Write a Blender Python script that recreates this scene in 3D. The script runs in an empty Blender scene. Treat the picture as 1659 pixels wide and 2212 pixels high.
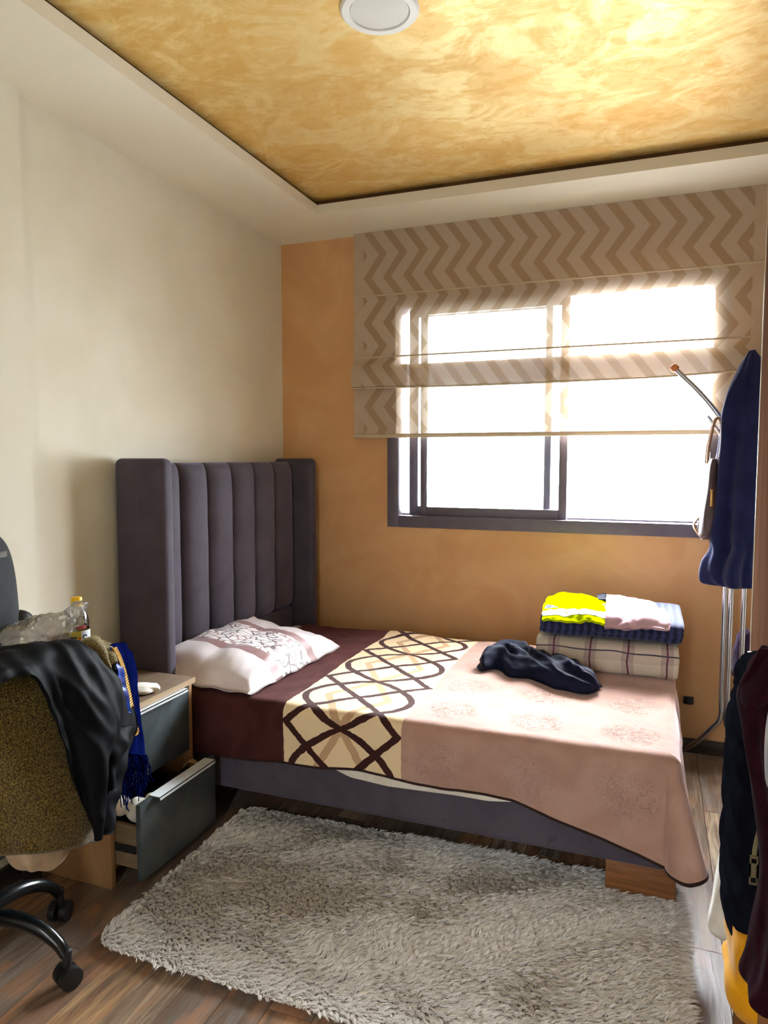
import bpy, bmesh, math, random
import numpy as np
from mathutils import Vector, Matrix, noise
random.seed(7); rng = np.random.default_rng(7)
S = bpy.context.scene
COL = S.collection

# ------------------------------------------------------------------ camera, light, exposure
F, CX, CY = 1532.0, 829.5, 1106.0                    # focal length and centre in photo pixels (1659 x 2212)
CAM = np.array([1.978, -3.583, 1.392])
PITCH = math.atan(116 / F); YAW = math.atan(585 / math.hypot(F, 116))
FWD = np.array([-math.sin(YAW) * math.cos(PITCH), math.cos(YAW) * math.cos(PITCH), -math.sin(PITCH)])
RIGHT = np.array([math.cos(YAW), math.sin(YAW), 0.0]); UP = np.cross(RIGHT, FWD)
cam = bpy.data.cameras.new('camera'); cam_o = bpy.data.objects.new('camera', cam); COL.objects.link(cam_o)
cam.sensor_fit = 'HORIZONTAL'; cam.sensor_width = 36.0; cam.lens = 36.0 * F / 1659.0
cam.clip_start = 0.02
m = Matrix((RIGHT, UP, -FWD)).transposed().to_4x4(); m.translation = Vector(CAM)
cam_o.matrix_world = m
S.camera = cam_o

SKY = 8.0
w = bpy.data.worlds.new('world'); S.world = w; w.use_nodes = True
bg = w.node_tree.nodes['Background']
# bright overcast sky: brighter overhead than at the horizon, over sunlit ground
bg.inputs[0].default_value = (0.90, 0.95, 1.0, 1)
_tc = w.node_tree.nodes.new('ShaderNodeTexCoord'); _sp = w.node_tree.nodes.new('ShaderNodeSeparateXYZ'); _mr = w.node_tree.nodes.new('ShaderNodeMapRange')
w.node_tree.links.new(_tc.outputs['Generated'], _sp.inputs[0]); w.node_tree.links.new(_sp.outputs[2], _mr.inputs[0])
_mr.inputs[1].default_value = 0.0; _mr.inputs[2].default_value = 1.0; _mr.inputs[3].default_value = SKY; _mr.inputs[4].default_value = SKY * 4.2
w.node_tree.links.new(_mr.outputs[0], bg.inputs[1])
portal = bpy.data.lights.new('window_portal', 'AREA'); portal.shape = 'RECTANGLE'; portal.size = 1.66; portal.size_y = 1.24
portal.cycles.is_portal = True
po = bpy.data.objects.new('window_portal', portal); COL.objects.link(po)
po.location = (1.45, 0.20, 1.63); po.rotation_euler = (math.radians(-90), 0, 0)      # faces into the room (-y)
fill_door_portal = bpy.data.lights.new('fill_door_portal', 'AREA'); fill_door_portal.shape = 'RECTANGLE'; fill_door_portal.size = .09; fill_door_portal.size_y = 2.05  # samples daylight coming through the doorway added for fill
fill_door_portal.cycles.is_portal = True
dpo = bpy.data.objects.new('fill_door_portal', fill_door_portal); COL.objects.link(dpo)
dpo.location = (1.605, -4.75, 1.025); dpo.rotation_euler = (math.radians(90), 0, 0)     # faces into the room (+y)
S.view_settings.view_transform = 'Standard'; S.view_settings.look = 'None'
S.view_settings.exposure = 2.58; S.view_settings.gamma = 1.0; S.view_settings.use_curve_mapping = False
S.cycles.diffuse_bounces = 7; S.cycles.max_bounces = 14; S.cycles.transparent_max_bounces = 24
S.cycles.caustics_reflective = False; S.cycles.caustics_refractive = False
S.cycles.use_denoising = True; S.cycles.adaptive_threshold = 0.02

# ------------------------------------------------------------------ photo pixel -> place
def ray(x, y): return FWD * F + RIGHT * (x - CX) - UP * (y - CY)
def on_x(x, y, X): d = ray(x, y); return CAM + d * ((X - CAM[0]) / d[0])
def on_y(x, y, Y): d = ray(x, y); return CAM + d * ((Y - CAM[1]) / d[1])
def on_z(x, y, Z): d = ray(x, y); return CAM + d * ((Z - CAM[2]) / d[2])
def at(x, y, dist): return CAM + ray(x, y) * (dist / F)

# ------------------------------------------------------------------ colour and material helpers
def lin(c):
    if isinstance(c, str): c = tuple(int(c[i:i + 2], 16) / 255 for i in (0, 2, 4))
    return tuple((v / 12.92 if v <= 0.04045 else ((v + 0.055) / 1.055) ** 2.4) for v in c) + (1.0,)

class E_:
    """a node socket with arithmetic"""
    def __init__(s, nt, sock): s.nt, s.s = nt, sock
    def _op(s, op, *a):
        n = s.nt.nodes.new('ShaderNodeMath'); n.operation = op
        for i, v in enumerate((s,) + a):
            if isinstance(v, E_): s.nt.links.new(v.s, n.inputs[i])
            else: n.inputs[i].default_value = v
        return E_(s.nt, n.outputs[0])
    def __add__(s, o): return s._op('ADD', o)
    def __sub__(s, o): return s._op('SUBTRACT', o)
    def __mul__(s, o): return s._op('MULTIPLY', o)
    def __truediv__(s, o): return s._op('DIVIDE', o)
    def rsub(s, v): return (s * -1.0) + v
    def abs(s): return s._op('ABSOLUTE')
    def fract(s): return s._op('FRACT')
    def floor(s): return s._op('FLOOR')
    def sin(s): return s._op('SINE')
    def sqrt(s): return s._op('SQRT')
    def pow(s, p): return s._op('POWER', p)
    def lt(s, o): return s._op('LESS_THAN', o)
    def gt(s, o): return s._op('GREATER_THAN', o)
    def max(s, o): return s._op('MAXIMUM', o)
    def min(s, o): return s._op('MINIMUM', o)
    def smooth(s, a, b):
        n = s.nt.nodes.new('ShaderNodeMapRange'); n.interpolation_type = 'SMOOTHSTEP'
        s.nt.links.new(s.s, n.inputs[0]); n.inputs[1].default_value = a; n.inputs[2].default_value = b
        return E_(s.nt, n.outputs[0])

class Mat:
    def __init__(s, name, color=(.5, .5, .5), rough=.6, metal=0.0, spec=.4, sheen=0.0, sheen_tint=None):
        s.m = bpy.data.materials.new(name); s.m.use_nodes = True; s.nt = s.m.node_tree
        s.b = s.nt.nodes['Principled BSDF']; s.out = s.nt.nodes['Material Output']
        s.b.inputs['Base Color'].default_value = lin(color)
        s.b.inputs['Roughness'].default_value = rough; s.b.inputs['Metallic'].default_value = metal
        s.b.inputs['Specular IOR Level'].default_value = spec
        if sheen:
            s.b.inputs['Sheen Weight'].default_value = sheen; s.b.inputs['Sheen Roughness'].default_value = .4
            if sheen_tint: s.b.inputs['Sheen Tint'].default_value = lin(sheen_tint)
    def node(s, t, **kw):
        n = s.nt.nodes.new('ShaderNode' + t)
        for k, v in kw.items(): setattr(n, k, v)
        return n
    def link(s, a, b): s.nt.links.new(a.s if isinstance(a, E_) else a, b)
    def coord(s, which='Object'): return s.node('TexCoord').outputs[which]
    def uv(s):
        sp = s.node('SeparateXYZ'); s.link(s.coord('UV'), sp.inputs[0])
        return E_(s.nt, sp.outputs[0]), E_(s.nt, sp.outputs[1])
    def xyz(s, which='Object'):
        sp = s.node('SeparateXYZ'); s.link(s.coord(which), sp.inputs[0])
        return [E_(s.nt, o) for o in sp.outputs]
    def noise(s, scale, detail=3, stretch=(1, 1, 1), distort=0.0, which='Object', offset=None, rough=.5):
        mp = s.node('Mapping'); mp.inputs['Scale'].default_value = stretch
        s.link(s.coord(which), mp.inputs[0])
        if offset is not None: s.link(offset, mp.inputs['Location'])
        n = s.node('TexNoise'); n.inputs['Scale'].default_value = scale; n.inputs['Detail'].default_value = detail
        n.inputs['Distortion'].default_value = distort; n.inputs['Roughness'].default_value = rough
        s.link(mp.outputs[0], n.inputs['Vector']); return E_(s.nt, n.outputs[0])
    def mix(s, fac, a, b):
        n = s.node('Mix', data_type='RGBA')
        for v, i in ((fac, 0), (a, 6), (b, 7)):
            if isinstance(v, E_): s.link(v.s, n.inputs[i])
            elif hasattr(v, 'is_linked'): s.link(v, n.inputs[i])
            elif i == 0: n.inputs[0].default_value = v
            else: n.inputs[i].default_value = lin(v)
        return n.outputs[2]
    def color(s, sock): s.link(sock, s.b.inputs['Base Color']); return s
    def rough(s, sock): s.link(sock, s.b.inputs['Roughness']); return s
    def bump(s, h, strength=.3, dist=.01):
        n = s.node('Bump'); n.inputs['Strength'].default_value = strength; n.inputs['Distance'].default_value = dist
        s.link(h, n.inputs['Height']); s.link(n.outputs[0], s.b.inputs['Normal']); return s
    def mottled(s, a, b, scale, lo=.35, hi=.65, **kw):
        return s.color(s.mix(s.noise(scale, **kw).smooth(lo, hi), a, b))

def fabric(name, a, b=None, scale=60, bump=.25, rough=.9, sheen=.15, spec=.15, weave=500):
    M = Mat(name, a, rough, 0, spec, sheen)
    M.mottled(a, b or a, scale, detail=4)
    M.bump(M.noise(weave, 2) * .6 + M.noise(weave * .12, 2) * .4, bump, .002)
    return M.m

# ------------------------------------------------------------------ object helpers
def link_mesh(name, verts, faces, mat, parent=None, smooth=True, uv=None, angle=None):
    verts = np.asarray(verts, float)
    lo, hi = verts.min(0), verts.max(0)
    org = np.array([(lo[0] + hi[0]) / 2, (lo[1] + hi[1]) / 2, lo[2]])
    me = bpy.data.meshes.new(name)
    me.from_pydata((verts - org).tolist(), [], [tuple(f) for f in faces])
    if uv is not None:
        l = me.uv_layers.new(name='uv'); idx = np.zeros(len(me.loops), int); me.loops.foreach_get('vertex_index', idx)
        l.data.foreach_set('uv', np.asarray(uv, np.float32)[idx].ravel())
    if smooth: me.polygons.foreach_set('use_smooth', [True] * len(me.polygons))
    me.materials.append(mat); me.update()
    o = bpy.data.objects.new(name, me); COL.objects.link(o)
    if parent is not None:
        o.parent = parent
        o.location = Vector(org) - WORLD[parent.name]
        WORLD[o.name] = Vector(org)
    else:
        o.location = org; WORLD[o.name] = Vector(org)
    if angle is not None and smooth: 
        me.set_sharp_from_angle(angle=math.radians(angle))
    return o
WORLD = {}
def thing(name, loc, label, cat, group=None):
    o = bpy.data.objects.new(name, None); COL.objects.link(o); o.location = loc; o.empty_display_size = .1
    WORLD[o.name] = Vector(loc); tag(o, label, cat, group); return o
def tag(o, label, cat, group=None):
    o['label'] = label; o['category'] = cat
    if group: o['group'] = group
    return o
def struct(o): o['kind'] = 'structure'; return o
def stuff(o): o['kind'] = 'stuff'; return o

def from_bm(name, bm, mat, parent=None, smooth=True, angle=35):
    bmesh.ops.recalc_face_normals(bm, faces=bm.faces)
    bm.verts.index_update()
    v = [tuple(x.co) for x in bm.verts]; f = [[x.index for x in q.verts] for q in bm.faces]; bm.free()
    return link_mesh(name, v, f, mat, parent, smooth, None, angle)
def add_box(bm, x0, x1, y0, y1, z0, z1, bevel=0.0, seg=2):
    r = bmesh.ops.create_cube(bm, size=1.0)
    vs = r['verts']
    for v in vs:
        v.co = Vector(((x0 + x1) / 2 + v.co.x * (x1 - x0), (y0 + y1) / 2 + v.co.y * (y1 - y0), (z0 + z1) / 2 + v.co.z * (z1 - z0)))
    if bevel > 0:
        es = {e for v in vs for e in v.link_edges}
        bmesh.ops.bevel(bm, geom=list(es), offset=bevel, segments=seg, profile=.5, affect='EDGES')
def box(name, x0, x1, y0, y1, z0, z1, mat, parent=None, bevel=0.003, seg=2):
    bm = bmesh.new(); add_box(bm, x0, x1, y0, y1, z0, z1, bevel, seg); return from_bm(name, bm, mat, parent)
def boxes(name, lst, mat, parent=None, bevel=0.0):
    bm = bmesh.new()
    for b in lst: add_box(bm, *b, bevel=bevel)
    return from_bm(name, bm, mat, parent)

def catmull(pts, n):
    pts = np.asarray(pts, float); k = len(pts)
    t = np.linspace(0, k - 1, n); i = np.minimum(t.astype(int), k - 2); f = (t - i)[:, None]
    if pts.ndim == 3: f = f[:, :, None]
    P = lambda j: pts[np.clip(j, 0, k - 1)]
    p0, p1, p2, p3 = P(i - 1), P(i), P(i + 1), P(i + 2)
    p0 = np.where((i == 0)[(...,) + (None,) * (pts.ndim - 1)], 2 * p1 - p2, p0)
    p3 = np.where((i == k - 2)[(...,) + (None,) * (pts.ndim - 1)], 2 * p2 - p1, p3)
    return .5 * (2 * p1 + (p2 - p0) * f + (2 * p0 - 5 * p1 + 4 * p2 - p3) * f ** 2 + (3 * p1 - p0 - 3 * p2 + p3) * f ** 3)

def tube_data(path, rad, n=12, closed_ends=True):
    path = np.asarray(path, float); k = len(path)
    rad = np.full(k, rad) if np.isscalar(rad) else np.asarray(rad, float)
    T = np.gradient(path, axis=0); T /= np.linalg.norm(T, axis=1)[:, None] + 1e-12
    ref = np.array([0, 0, 1.0]) if abs(T[0, 2]) < .9 else np.array([1.0, 0, 0])
    u = np.cross(T[0], ref); u /= np.linalg.norm(u)
    V = []
    for j in range(k):
        u = u - T[j] * (u @ T[j]); u /= np.linalg.norm(u) + 1e-12; v = np.cross(T[j], u)
        for a in np.linspace(0, 2 * math.pi, n, endpoint=False): V.append(path[j] + rad[j] * (math.cos(a) * u + math.sin(a) * v))
    Fc = [(j * n + a, j * n + (a + 1) % n, (j + 1) * n + (a + 1) % n, (j + 1) * n + a) for j in range(k - 1) for a in range(n)]
    if closed_ends: Fc += [tuple(range(n))[::-1], tuple((k - 1) * n + a for a in range(n))]
    return V, Fc
def tube(name, path, rad, mat, parent=None, n=12, smooth_pts=None, caps=True):
    if smooth_pts: path = catmull(path, smooth_pts)
    V, Fc = tube_data(path, rad, n, caps); return link_mesh(name, V, Fc, mat, parent, True, None, 50)
def tubes(name, lst, mat, parent=None, n=6):
    V, Fc = [], []
    for path, rad in lst:
        v, f = tube_data(path, rad, n); b = len(V); V += v; Fc += [tuple(i + b for i in q) for q in f]
    return link_mesh(name, V, Fc, mat, parent, True, None, 50)
def lathe(name, prof, c, mat, parent=None, n=32, axis='z'):
    V, Fc = [], []
    for r, z in prof:
        for a in np.linspace(0, 2 * math.pi, n, endpoint=False):
            p = (r * math.cos(a), r * math.sin(a), z)
            if axis == 'x': p = (p[2], p[0], p[1])
            if axis == 'y': p = (p[0], p[2], p[1])
            V.append((c[0] + p[0], c[1] + p[1], c[2] + p[2]))
    k = len(prof)
    Fc = [(j * n + a, j * n + (a + 1) % n, (j + 1) * n + (a + 1) % n, (j + 1) * n + a) for j in range(k - 1) for a in range(n)]
    if prof[0][0] > 1e-5: Fc.append(tuple(range(n))[::-1])
    if prof[-1][0] > 1e-5: Fc.append(tuple((k - 1) * n + a for a in range(n)))
    bm = bmesh.new(); vv = [bm.verts.new(v) for v in V]
    for f in Fc: bm.faces.new([vv[i] for i in f])
    bmesh.ops.remove_doubles(bm, verts=bm.verts, dist=1e-6)
    return from_bm(name, bm, mat, parent, True, 40)

def fnoise(p, s, seed=0.0): return noise.noise(Vector((p[0] * s + seed, p[1] * s - seed * .7, p[2] * s + seed * 1.3)))

def grid_faces(nr, nc, close=False):
    f = []
    for r in range(nr - 1):
        for c in range(nc if close else nc - 1):
            d = (c + 1) % nc; f.append((r * nc + c, r * nc + d, (r + 1) * nc + d, (r + 1) * nc + c))
    return f
def grid_normals(G):
    du = np.gradient(G, axis=0); dv = np.gradient(G, axis=1); N = np.cross(du, dv)
    return N / (np.linalg.norm(N, axis=2)[..., None] + 1e-12)
def sheet(name, ctrl, nr, nc, mat, parent=None, folds=None, thick=.006, uvscale=None):
    """cloth through a grid of points; folds(r, c, p) pushes it along its normal; given a thickness"""
    G = catmull(np.asarray(ctrl, float), nr); G = catmull(G.transpose(1, 0, 2), nc).transpose(1, 0, 2)
    N = grid_normals(G)
    if folds:
        for r in range(nr):
            for c in range(nc): G[r, c] += N[r, c] * folds(r / (nr - 1), c / (nc - 1), G[r, c])
        N = grid_normals(G)
    global LAST; LAST = (G, N)
    A = (G + N * thick / 2).reshape(-1, 3); B = (G - N * thick / 2).reshape(-1, 3); k = nr * nc
    f = grid_faces(nr, nc); fs = [q[::-1] for q in f] + [tuple(i + k for i in q) for q in f]
    rim = [r * nc for r in range(nr)] + [(nr - 1) * nc + c for c in range(1, nc)] + [r * nc + nc - 1 for r in range(nr - 2, -1, -1)] + [c for c in range(nc - 2, 0, -1)]
    for a, b in zip(rim, rim[1:] + rim[:1]): fs.append((a, b, b + k, a + k))
    R, Cc = np.meshgrid(np.linspace(0, 1, nr), np.linspace(0, 1, nc), indexing='ij')
    uv = np.stack([Cc.ravel(), R.ravel()], 1); uv = np.concatenate([uv, uv])
    return link_mesh(name, np.concatenate([A, B]), fs, mat, parent, True, uv)
def loft(name, secs, mat, parent=None, nr=60, na=64, folds=None, power=2.0, warp=None):
    """secs: (x, y, z, rx, ry, turn); closed bulging garment volume"""
    C_ = catmull(np.asarray(secs, float), nr)
    V = []
    for r in range(nr):
        x, y, z, rx, ry, tr = C_[r]; rx = max(rx, .002); ry = max(ry, .002)
        for a in np.linspace(0, 2 * math.pi, na, endpoint=False):
            ca, sa = math.cos(a), math.sin(a); e = 2 / power
            px = rx * math.copysign(abs(ca) ** e, ca); py = ry * math.copysign(abs(sa) ** e, sa)
            k = 1.0 + (folds(r / (nr - 1), a, (x, y, z)) / max(.02, math.hypot(px, py)) if folds else 0)
            px *= k; py *= k
            V.append((x + px * math.cos(tr) - py * math.sin(tr), y + px * math.sin(tr) + py * math.cos(tr), z))
    if warp: V = [warp(*p) for p in V]
    f = grid_faces(nr, na, True) + [tuple(range(na))[::-1], tuple((nr - 1) * na + a for a in range(na))]
    return link_mesh(name, V, f, mat, parent, True, None, 70)
def pad(name, o, ax_u, ax_v, ax_n, lu, lv, depth, mat, parent=None, pu=2.6, pv=6, nu=24, nv=60, wob=0.0, back=0.0):
    """upholstered pad on the plane o + u + v, bulging along n, with its sides down to the plane"""
    o, ax_u, ax_v, ax_n = map(np.asarray, (o, ax_u, ax_v, ax_n)); V = []
    s = -np.cos(np.linspace(0, math.pi, nu)); t = -np.cos(np.linspace(0, math.pi, nv)); t = np.sign(t) * np.abs(t) ** .8
    for b in t:
        for a in s:
            h = depth * max(0, 1 - abs(a) ** pu) ** (1 / pu) * max(0, 1 - abs(b) ** pv) ** (1 / 2.4)
            p = o + ax_u * lu * (a + 1) / 2 + ax_v * lv * (b + 1) / 2 + ax_n * (h - back)
            if wob: p = p + ax_n * wob * fnoise(p, 9, 3) * (h / depth)
            V.append(p)
    k = nu * nv
    V2 = V + [o + ax_u * lu * (a + 1) / 2 + ax_v * lv * (b + 1) / 2 - ax_n * (back + .004) for b in t for a in s]
    f = grid_faces(nv, nu); fs = f + [tuple(i + k for i in q)[::-1] for q in f]
    rim = [r * nu for r in range(nv)] + [(nv - 1) * nu + c for c in range(1, nu)] + [r * nu + nu - 1 for r in range(nv - 2, -1, -1)] + [c for c in range(nu - 2, 0, -1)]
    for a, b in zip(rim, rim[1:] + rim[:1]): fs.append((a, b, b + k, a + k))
    bm = bmesh.new(); vv = [bm.verts.new(v) for v in V2]
    for q in fs: bm.faces.new([vv[i] for i in q])
    return from_bm(name, bm, mat, parent, True, 80)
X_, Y_, Z_ = (1, 0, 0), (0, 1, 0), (0, 0, 1)

# ------------------------------------------------------------------ materials
M_cream = Mat('cream_wall', 'd9d3bd', .75).mottled('dbd7c8', 'd6d1bf', 4, detail=4); M_cream.bump(M_cream.noise(90, 4), .06, .003); M_cream = M_cream.m
M_white = Mat('white_paint', 'e2ddcd', .7); M_white.bump(M_white.noise(60, 3), .04, .002); M_white = M_white.m
m_ = Mat('ochre_stucco', 'c68a45', .55)
m_.color(m_.mix(m_.noise(2.6, 5, distort=1.2).smooth(.35, .7), 'c69663', 'd0a473')); m_.bump(m_.noise(14, 6, distort=1.5), .12, .006); M_ochre = m_.m
m_ = Mat('gold_stucco', 'cf9d45', .42, .30, .5)
n1 = m_.noise(3.6, 8, (1, 1.35, 1), 1.0, rough=.72).smooth(.44, .58); n2 = m_.noise(11, 6, (1, 1.5, 1), 1.0, rough=.65).smooth(.40, .56)
m_.color(m_.mix(n1 * .6 + n2 * .3, 'dcb260', 'f2da98')); m_.rough((n1 * -.10 + n2 * -.05) + .56); m_.bump(m_.noise(9, 6, (1, 2, 1), 2), .10, .008); M_gold = m_.m
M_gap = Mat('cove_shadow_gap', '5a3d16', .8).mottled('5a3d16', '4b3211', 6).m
m_ = Mat('plank_wood', '6b5443', .38, 0, .5)
oi = m_.node('ObjectInfo'); rnd = E_(m_.nt, oi.outputs['Random'])
cr = m_.node('ValToRGB'); cr.color_ramp.interpolation = 'CONSTANT'; e = cr.color_ramp.elements
e[0].color = lin('a08a72'); e[1].position = .14; e[1].color = lin('84776b')
for p_, c_ in ((.3, 'b08e68'), (.44, '766d66'), (.56, 'a67c5a'), (.68, '978b80'), (.8, 'b8a184'), (.9, '8a6a55')): x_ = e.new(p_); x_.color = lin(c_)
m_.link(rnd, cr.inputs[0])
off = m_.node('CombineXYZ'); m_.link(rnd * 37.0, off.inputs[0]); m_.link(rnd * 91.0, off.inputs[1])
g1 = m_.noise(9, 6, (4.5, .42, 1), 1.0, offset=off.outputs[0], rough=.65).smooth(.36, .66)
g2 = m_.noise(60, 3, (3.5, .12, 1), .3, offset=off.outputs[0]).smooth(.45, .75)
g3 = m_.noise(3.0, 4, (2.4, .8, 1), 1.5, offset=off.outputs[0]).smooth(.52, .7)
c1 = m_.mix(g1, '6b5646', cr.outputs[0]); c2 = m_.mix(g3 * .55, c1, 'b07a50'); c3 = m_.mix(g2 * .35, c2, '4a3d33')
m_.color(c3); m_.rough(g1 * .12 + .32); m_.bump(g1 * .5 + g2 * .5, .12, .002); M_plank = m_.m
M_sub = Mat('dark_underlay', '1c1714', .9).mottled('1c1714', '241d19', 5).m
m_ = Mat('dark_baseboard', '2b2420', .45); m_.mottled('2b2420', '3a3029', 8, stretch=(.3, .3, 6)); M_base = m_.m
m_ = Mat('anthracite_frame', '625b66', .45, .1, .4); m_.mottled('625b66', '5c5560', 12); M_frame = m_.m
M_rubber = Mat('black_rubber', '18181a', .7).m
m_ = Mat('window_glass', 'ffffff', .02); m_.nt.nodes.remove(m_.b)
tr = m_.node('BsdfTransparent'); gl = m_.node('BsdfGlossy'); gl.inputs['Roughness'].default_value = .01
tr.inputs[0].default_value = (.94, .96, .96, 1); fr = m_.node('Fresnel'); fr.inputs[0].default_value = 1.45; mx = m_.node('MixShader')
m_.link(fr.outputs[0], mx.inputs[0]); m_.link(tr.outputs[0], mx.inputs[1]); m_.link(gl.outputs[0], mx.inputs[2]); m_.link(mx.outputs[0], m_.out.inputs[0]); M_glass = m_.m

def blind_material(name, plain=False):
    m_ = Mat(name); u, v = m_.uv()
    zig = ((v / .235).fract() * 2 - 1).abs() * .088
    st = ((u + zig) / .111).fract()
    k = (st - .5).abs().lt(.21)
    inner = u.gt(.055) * u.lt(1.90)
    k = k * (inner * .85 + .15)
    cl = m_.mix(k, 'bfae9b', 'a48d71') if not plain else m_.mix(.5, 'c9b89e', 'bfae92')
    cl = m_.mix(m_.noise(420, 2) * .25, cl, 'cbbba5')
    df = m_.node('BsdfDiffuse'); tl = m_.node('BsdfTranslucent'); tp = m_.node('BsdfTransparent'); a = m_.node('MixShader'); b = m_.node('MixShader')
    m_.link(cl, df.inputs[0]); m_.link(cl, tl.inputs[0]); a.inputs[0].default_value = .10; b.inputs[0].default_value = .135 if not plain else .03
    m_.link(df.outputs[0], a.inputs[1]); m_.link(tl.outputs[0], a.inputs[2]); m_.link(a.outputs[0], b.inputs[1]); m_.link(tp.outputs[0], b.inputs[2])
    m_.link(b.outputs[0], m_.out.inputs[0]); m_.nt.nodes.remove(m_.b); return m_.m
M_blind = blind_material('chevron_blind'); M_seam = blind_material('blind_seam', True)

m_ = Mat('grey_velvet', '4c4650', .75, 0, .15, .5, 'a8a4c4')
v1 = m_.noise(6, 4, distort=.6).smooth(.3, .7); v2 = m_.noise(5, 5, (2.2, 2.2, .9), 2.5).smooth(.66, .72)
m_.color(m_.mix(v2 * .5, m_.mix(v1, '453f48', '4f4952'), '38323c')); m_.bump(m_.noise(260, 3), .12, .002); M_velvet = m_.m
m_ = Mat('oak_leg', '8a5a30', .5); m_.mottled('8a5a30', '6f4523', 14, stretch=(.3, 2, 5), detail=4); M_oak = m_.m
M_sheet = fabric('white_sheet', 'd8d0c4', 'cfc6b8', 20)
m_ = Mat('blanket_plush', '8a6b58', .9, 0, .1, .45, 'f4dede')
u, v = m_.uv()
wob = m_.noise(45, 3) * .010 - .005
u2 = u + wob; v2 = v + (m_.noise(38, 3) * .010 - .005)
s_ = (u2 - .972).abs(); t_ = ((v2 + .075) / .395); fr_ = t_.fract()
fA = (fr_ * 2 - 1).abs() * .214
dA = (s_ - fA).abs() / 1.45
sn = (fr_ * math.pi).sin(); fB = sn.max(0.0001).pow(.85) * .205
slope = ((fr_ * math.pi + math.pi / 2).sin() * (math.pi * .205 / .395)).pow(2.0) + 1.0
dB = (s_ - fB).abs() / slope.sqrt()
line = dA.min(dB).lt(.0125)
fG = ((fr_ + .5).fract() * 2 - 1).abs() * .12
ghost = ((s_ - fG).abs() / 1.15).lt(.014)
inband = u2.gt(.748) * u2.lt(1.20)
cream = m_.mix(m_.noise(300, 2), 'd8bf97', 'e6d0ac'); band = m_.mix(ghost * .75, cream, 'a8805f'); band = m_.mix(line, band, '3b2220')
brown = m_.mix(m_.noise(7, 4, distort=.8).smooth(.35, .7), '3a1e1c', '482826'); pink = m_.mix(m_.noise(8, 4, distort=.6).smooth(.35, .7), 'a37f70', 'af8d7e')
side = m_.mix(u2.gt(1.0), brown, pink); c_ = m_.mix(inband, side, band)
m_.link(u2.gt(1.20) * .6 + (inband * -.18) + .35, m_.b.inputs['Sheen Weight']); m_.link(m_.mix(u2.gt(.748), 'b07878', 'f4dede'), m_.b.inputs['Sheen Tint'])
# pressed squiggles in rows on the plain end
gx = ((u + .02) / .30).fract() - .5; gy = ((v + .02) / .27).fract() - .5
rad = (gx * gx + gy * gy).sqrt().smooth(.36, .16)
sq = (m_.noise(30, 2, distort=2.0) - .5).abs().smooth(.035, .0) * rad * u.gt(1.25)
m_.color(m_.mix(sq * .25, c_, 'cdb3a6'))
m_.bump(m_.noise(420, 3) * .25 + m_.noise(60, 3) * .25 + sq * -1.6, .6, .008); M_blanket = m_.m
M_bind = fabric('dark_binding', '2a1a18', '33211e', 60)

def pillow_material():
    m_ = Mat('satin_pillow', 'cbb8ad', .42, 0, .45, .2); x, y, z = m_.xyz()
    yy = y + (m_.noise(6, 2) * .01 - .005)
    d = (yy + .03).abs()
    stripe = d.gt(.115) * d.lt(.165); inner = d.lt(.115)
    lv = m_.node('TexVoronoi'); lv.feature = 'DISTANCE_TO_EDGE'; lv.inputs['Scale'].default_value = 24
    mp = m_.node('Mapping'); mp.inputs['Scale'].default_value = (1.0, 1.6, 0); mp.inputs['Rotation'].default_value = (0, 0, .6)
    dn = m_.node('TexNoise'); dn.inputs['Scale'].default_value = 12; m_.link(m_.coord(), dn.inputs['Vector'])
    ad = m_.node('VectorMath', operation='MULTIPLY_ADD'); m_.link(dn.outputs['Color'], ad.inputs[0]); ad.inputs[1].default_value = (.05, .05, 0); m_.link(m_.coord(), ad.inputs[2])
    m_.link(ad.outputs[0], mp.inputs[0]); m_.link(mp.outputs[0], lv.inputs['Vector'])
    leaf = E_(m_.nt, lv.outputs['Distance']).gt(.07)
    dark = E_(m_.nt, lv.outputs['Distance']).lt(.04) * m_.noise(9, 1).gt(.40)
    ground = m_.mix(m_.noise(5, 1).smooth(.42, .58), 'a98a8a', '957474')
    fl = m_.mix(leaf, ground, 'efe9ec'); fl = m_.mix(dark, fl, '3a2a2a')
    base = m_.mix(m_.noise(5, 3).smooth(.4, .6), 'd3c8cc', 'dcd3d6')
    m_.color(m_.mix(inner, m_.mix(stripe, base, '8f6c6c'), fl)); m_.bump(m_.noise(700, 2) * .3 + m_.noise(7, 3, distort=1), .25, .006); return m_.m
M_pillow = pillow_material()
def wood(name, a, b, rough=.45, stretch=(1, 1, 6)):
    m_ = Mat(name, a, rough); g = m_.noise(7, 5, stretch, .8).smooth(.3, .7); h = m_.noise(40, 3, stretch, .3).smooth(.4, .7)
    m_.color(m_.mix(h * .4, m_.mix(g, a, b), b)); m_.bump(h, .06, .001); return m_.m
M_ntop = wood('ash_top', '7d6a5a', '6b594b', .4, (6, 1, 1)); M_nside = wood('beech_panel', 'a37a52', '8d6743', .5, (1, 1, .3)); M_nedge = wood('pale_edge', 'b39b80', 'a38b70', .4, (1, .3, 1))
m_ = Mat('graphite_drawer', '3b4245', .35, 0, .5); m_.mottled('383f42', '454b4d', 9, detail=5, distort=1.0); M_drawer = m_.m
M_alu = Mat('brushed_aluminium', 'e6ebef', .3, .25).mottled('e6ebef', 'dde3e8', 30, stretch=(1, .1, 1)).m
M_inside = wood('drawer_box', '7a6650', '6a573f', .6)
m_ = Mat('wardrobe_wood', '75563f', .8, 0, .0); g = m_.noise(30, 5, (1, 3.5, .08), .5).smooth(.3, .7); h = m_.noise(120, 3, (1, 4, .06)).smooth(.4, .7)
m_.color(m_.mix(h * .45, m_.mix(g, '5e4334', '4c3529'), '38271f')); m_.bump(h, .05, .001); M_ward = m_.m
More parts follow.
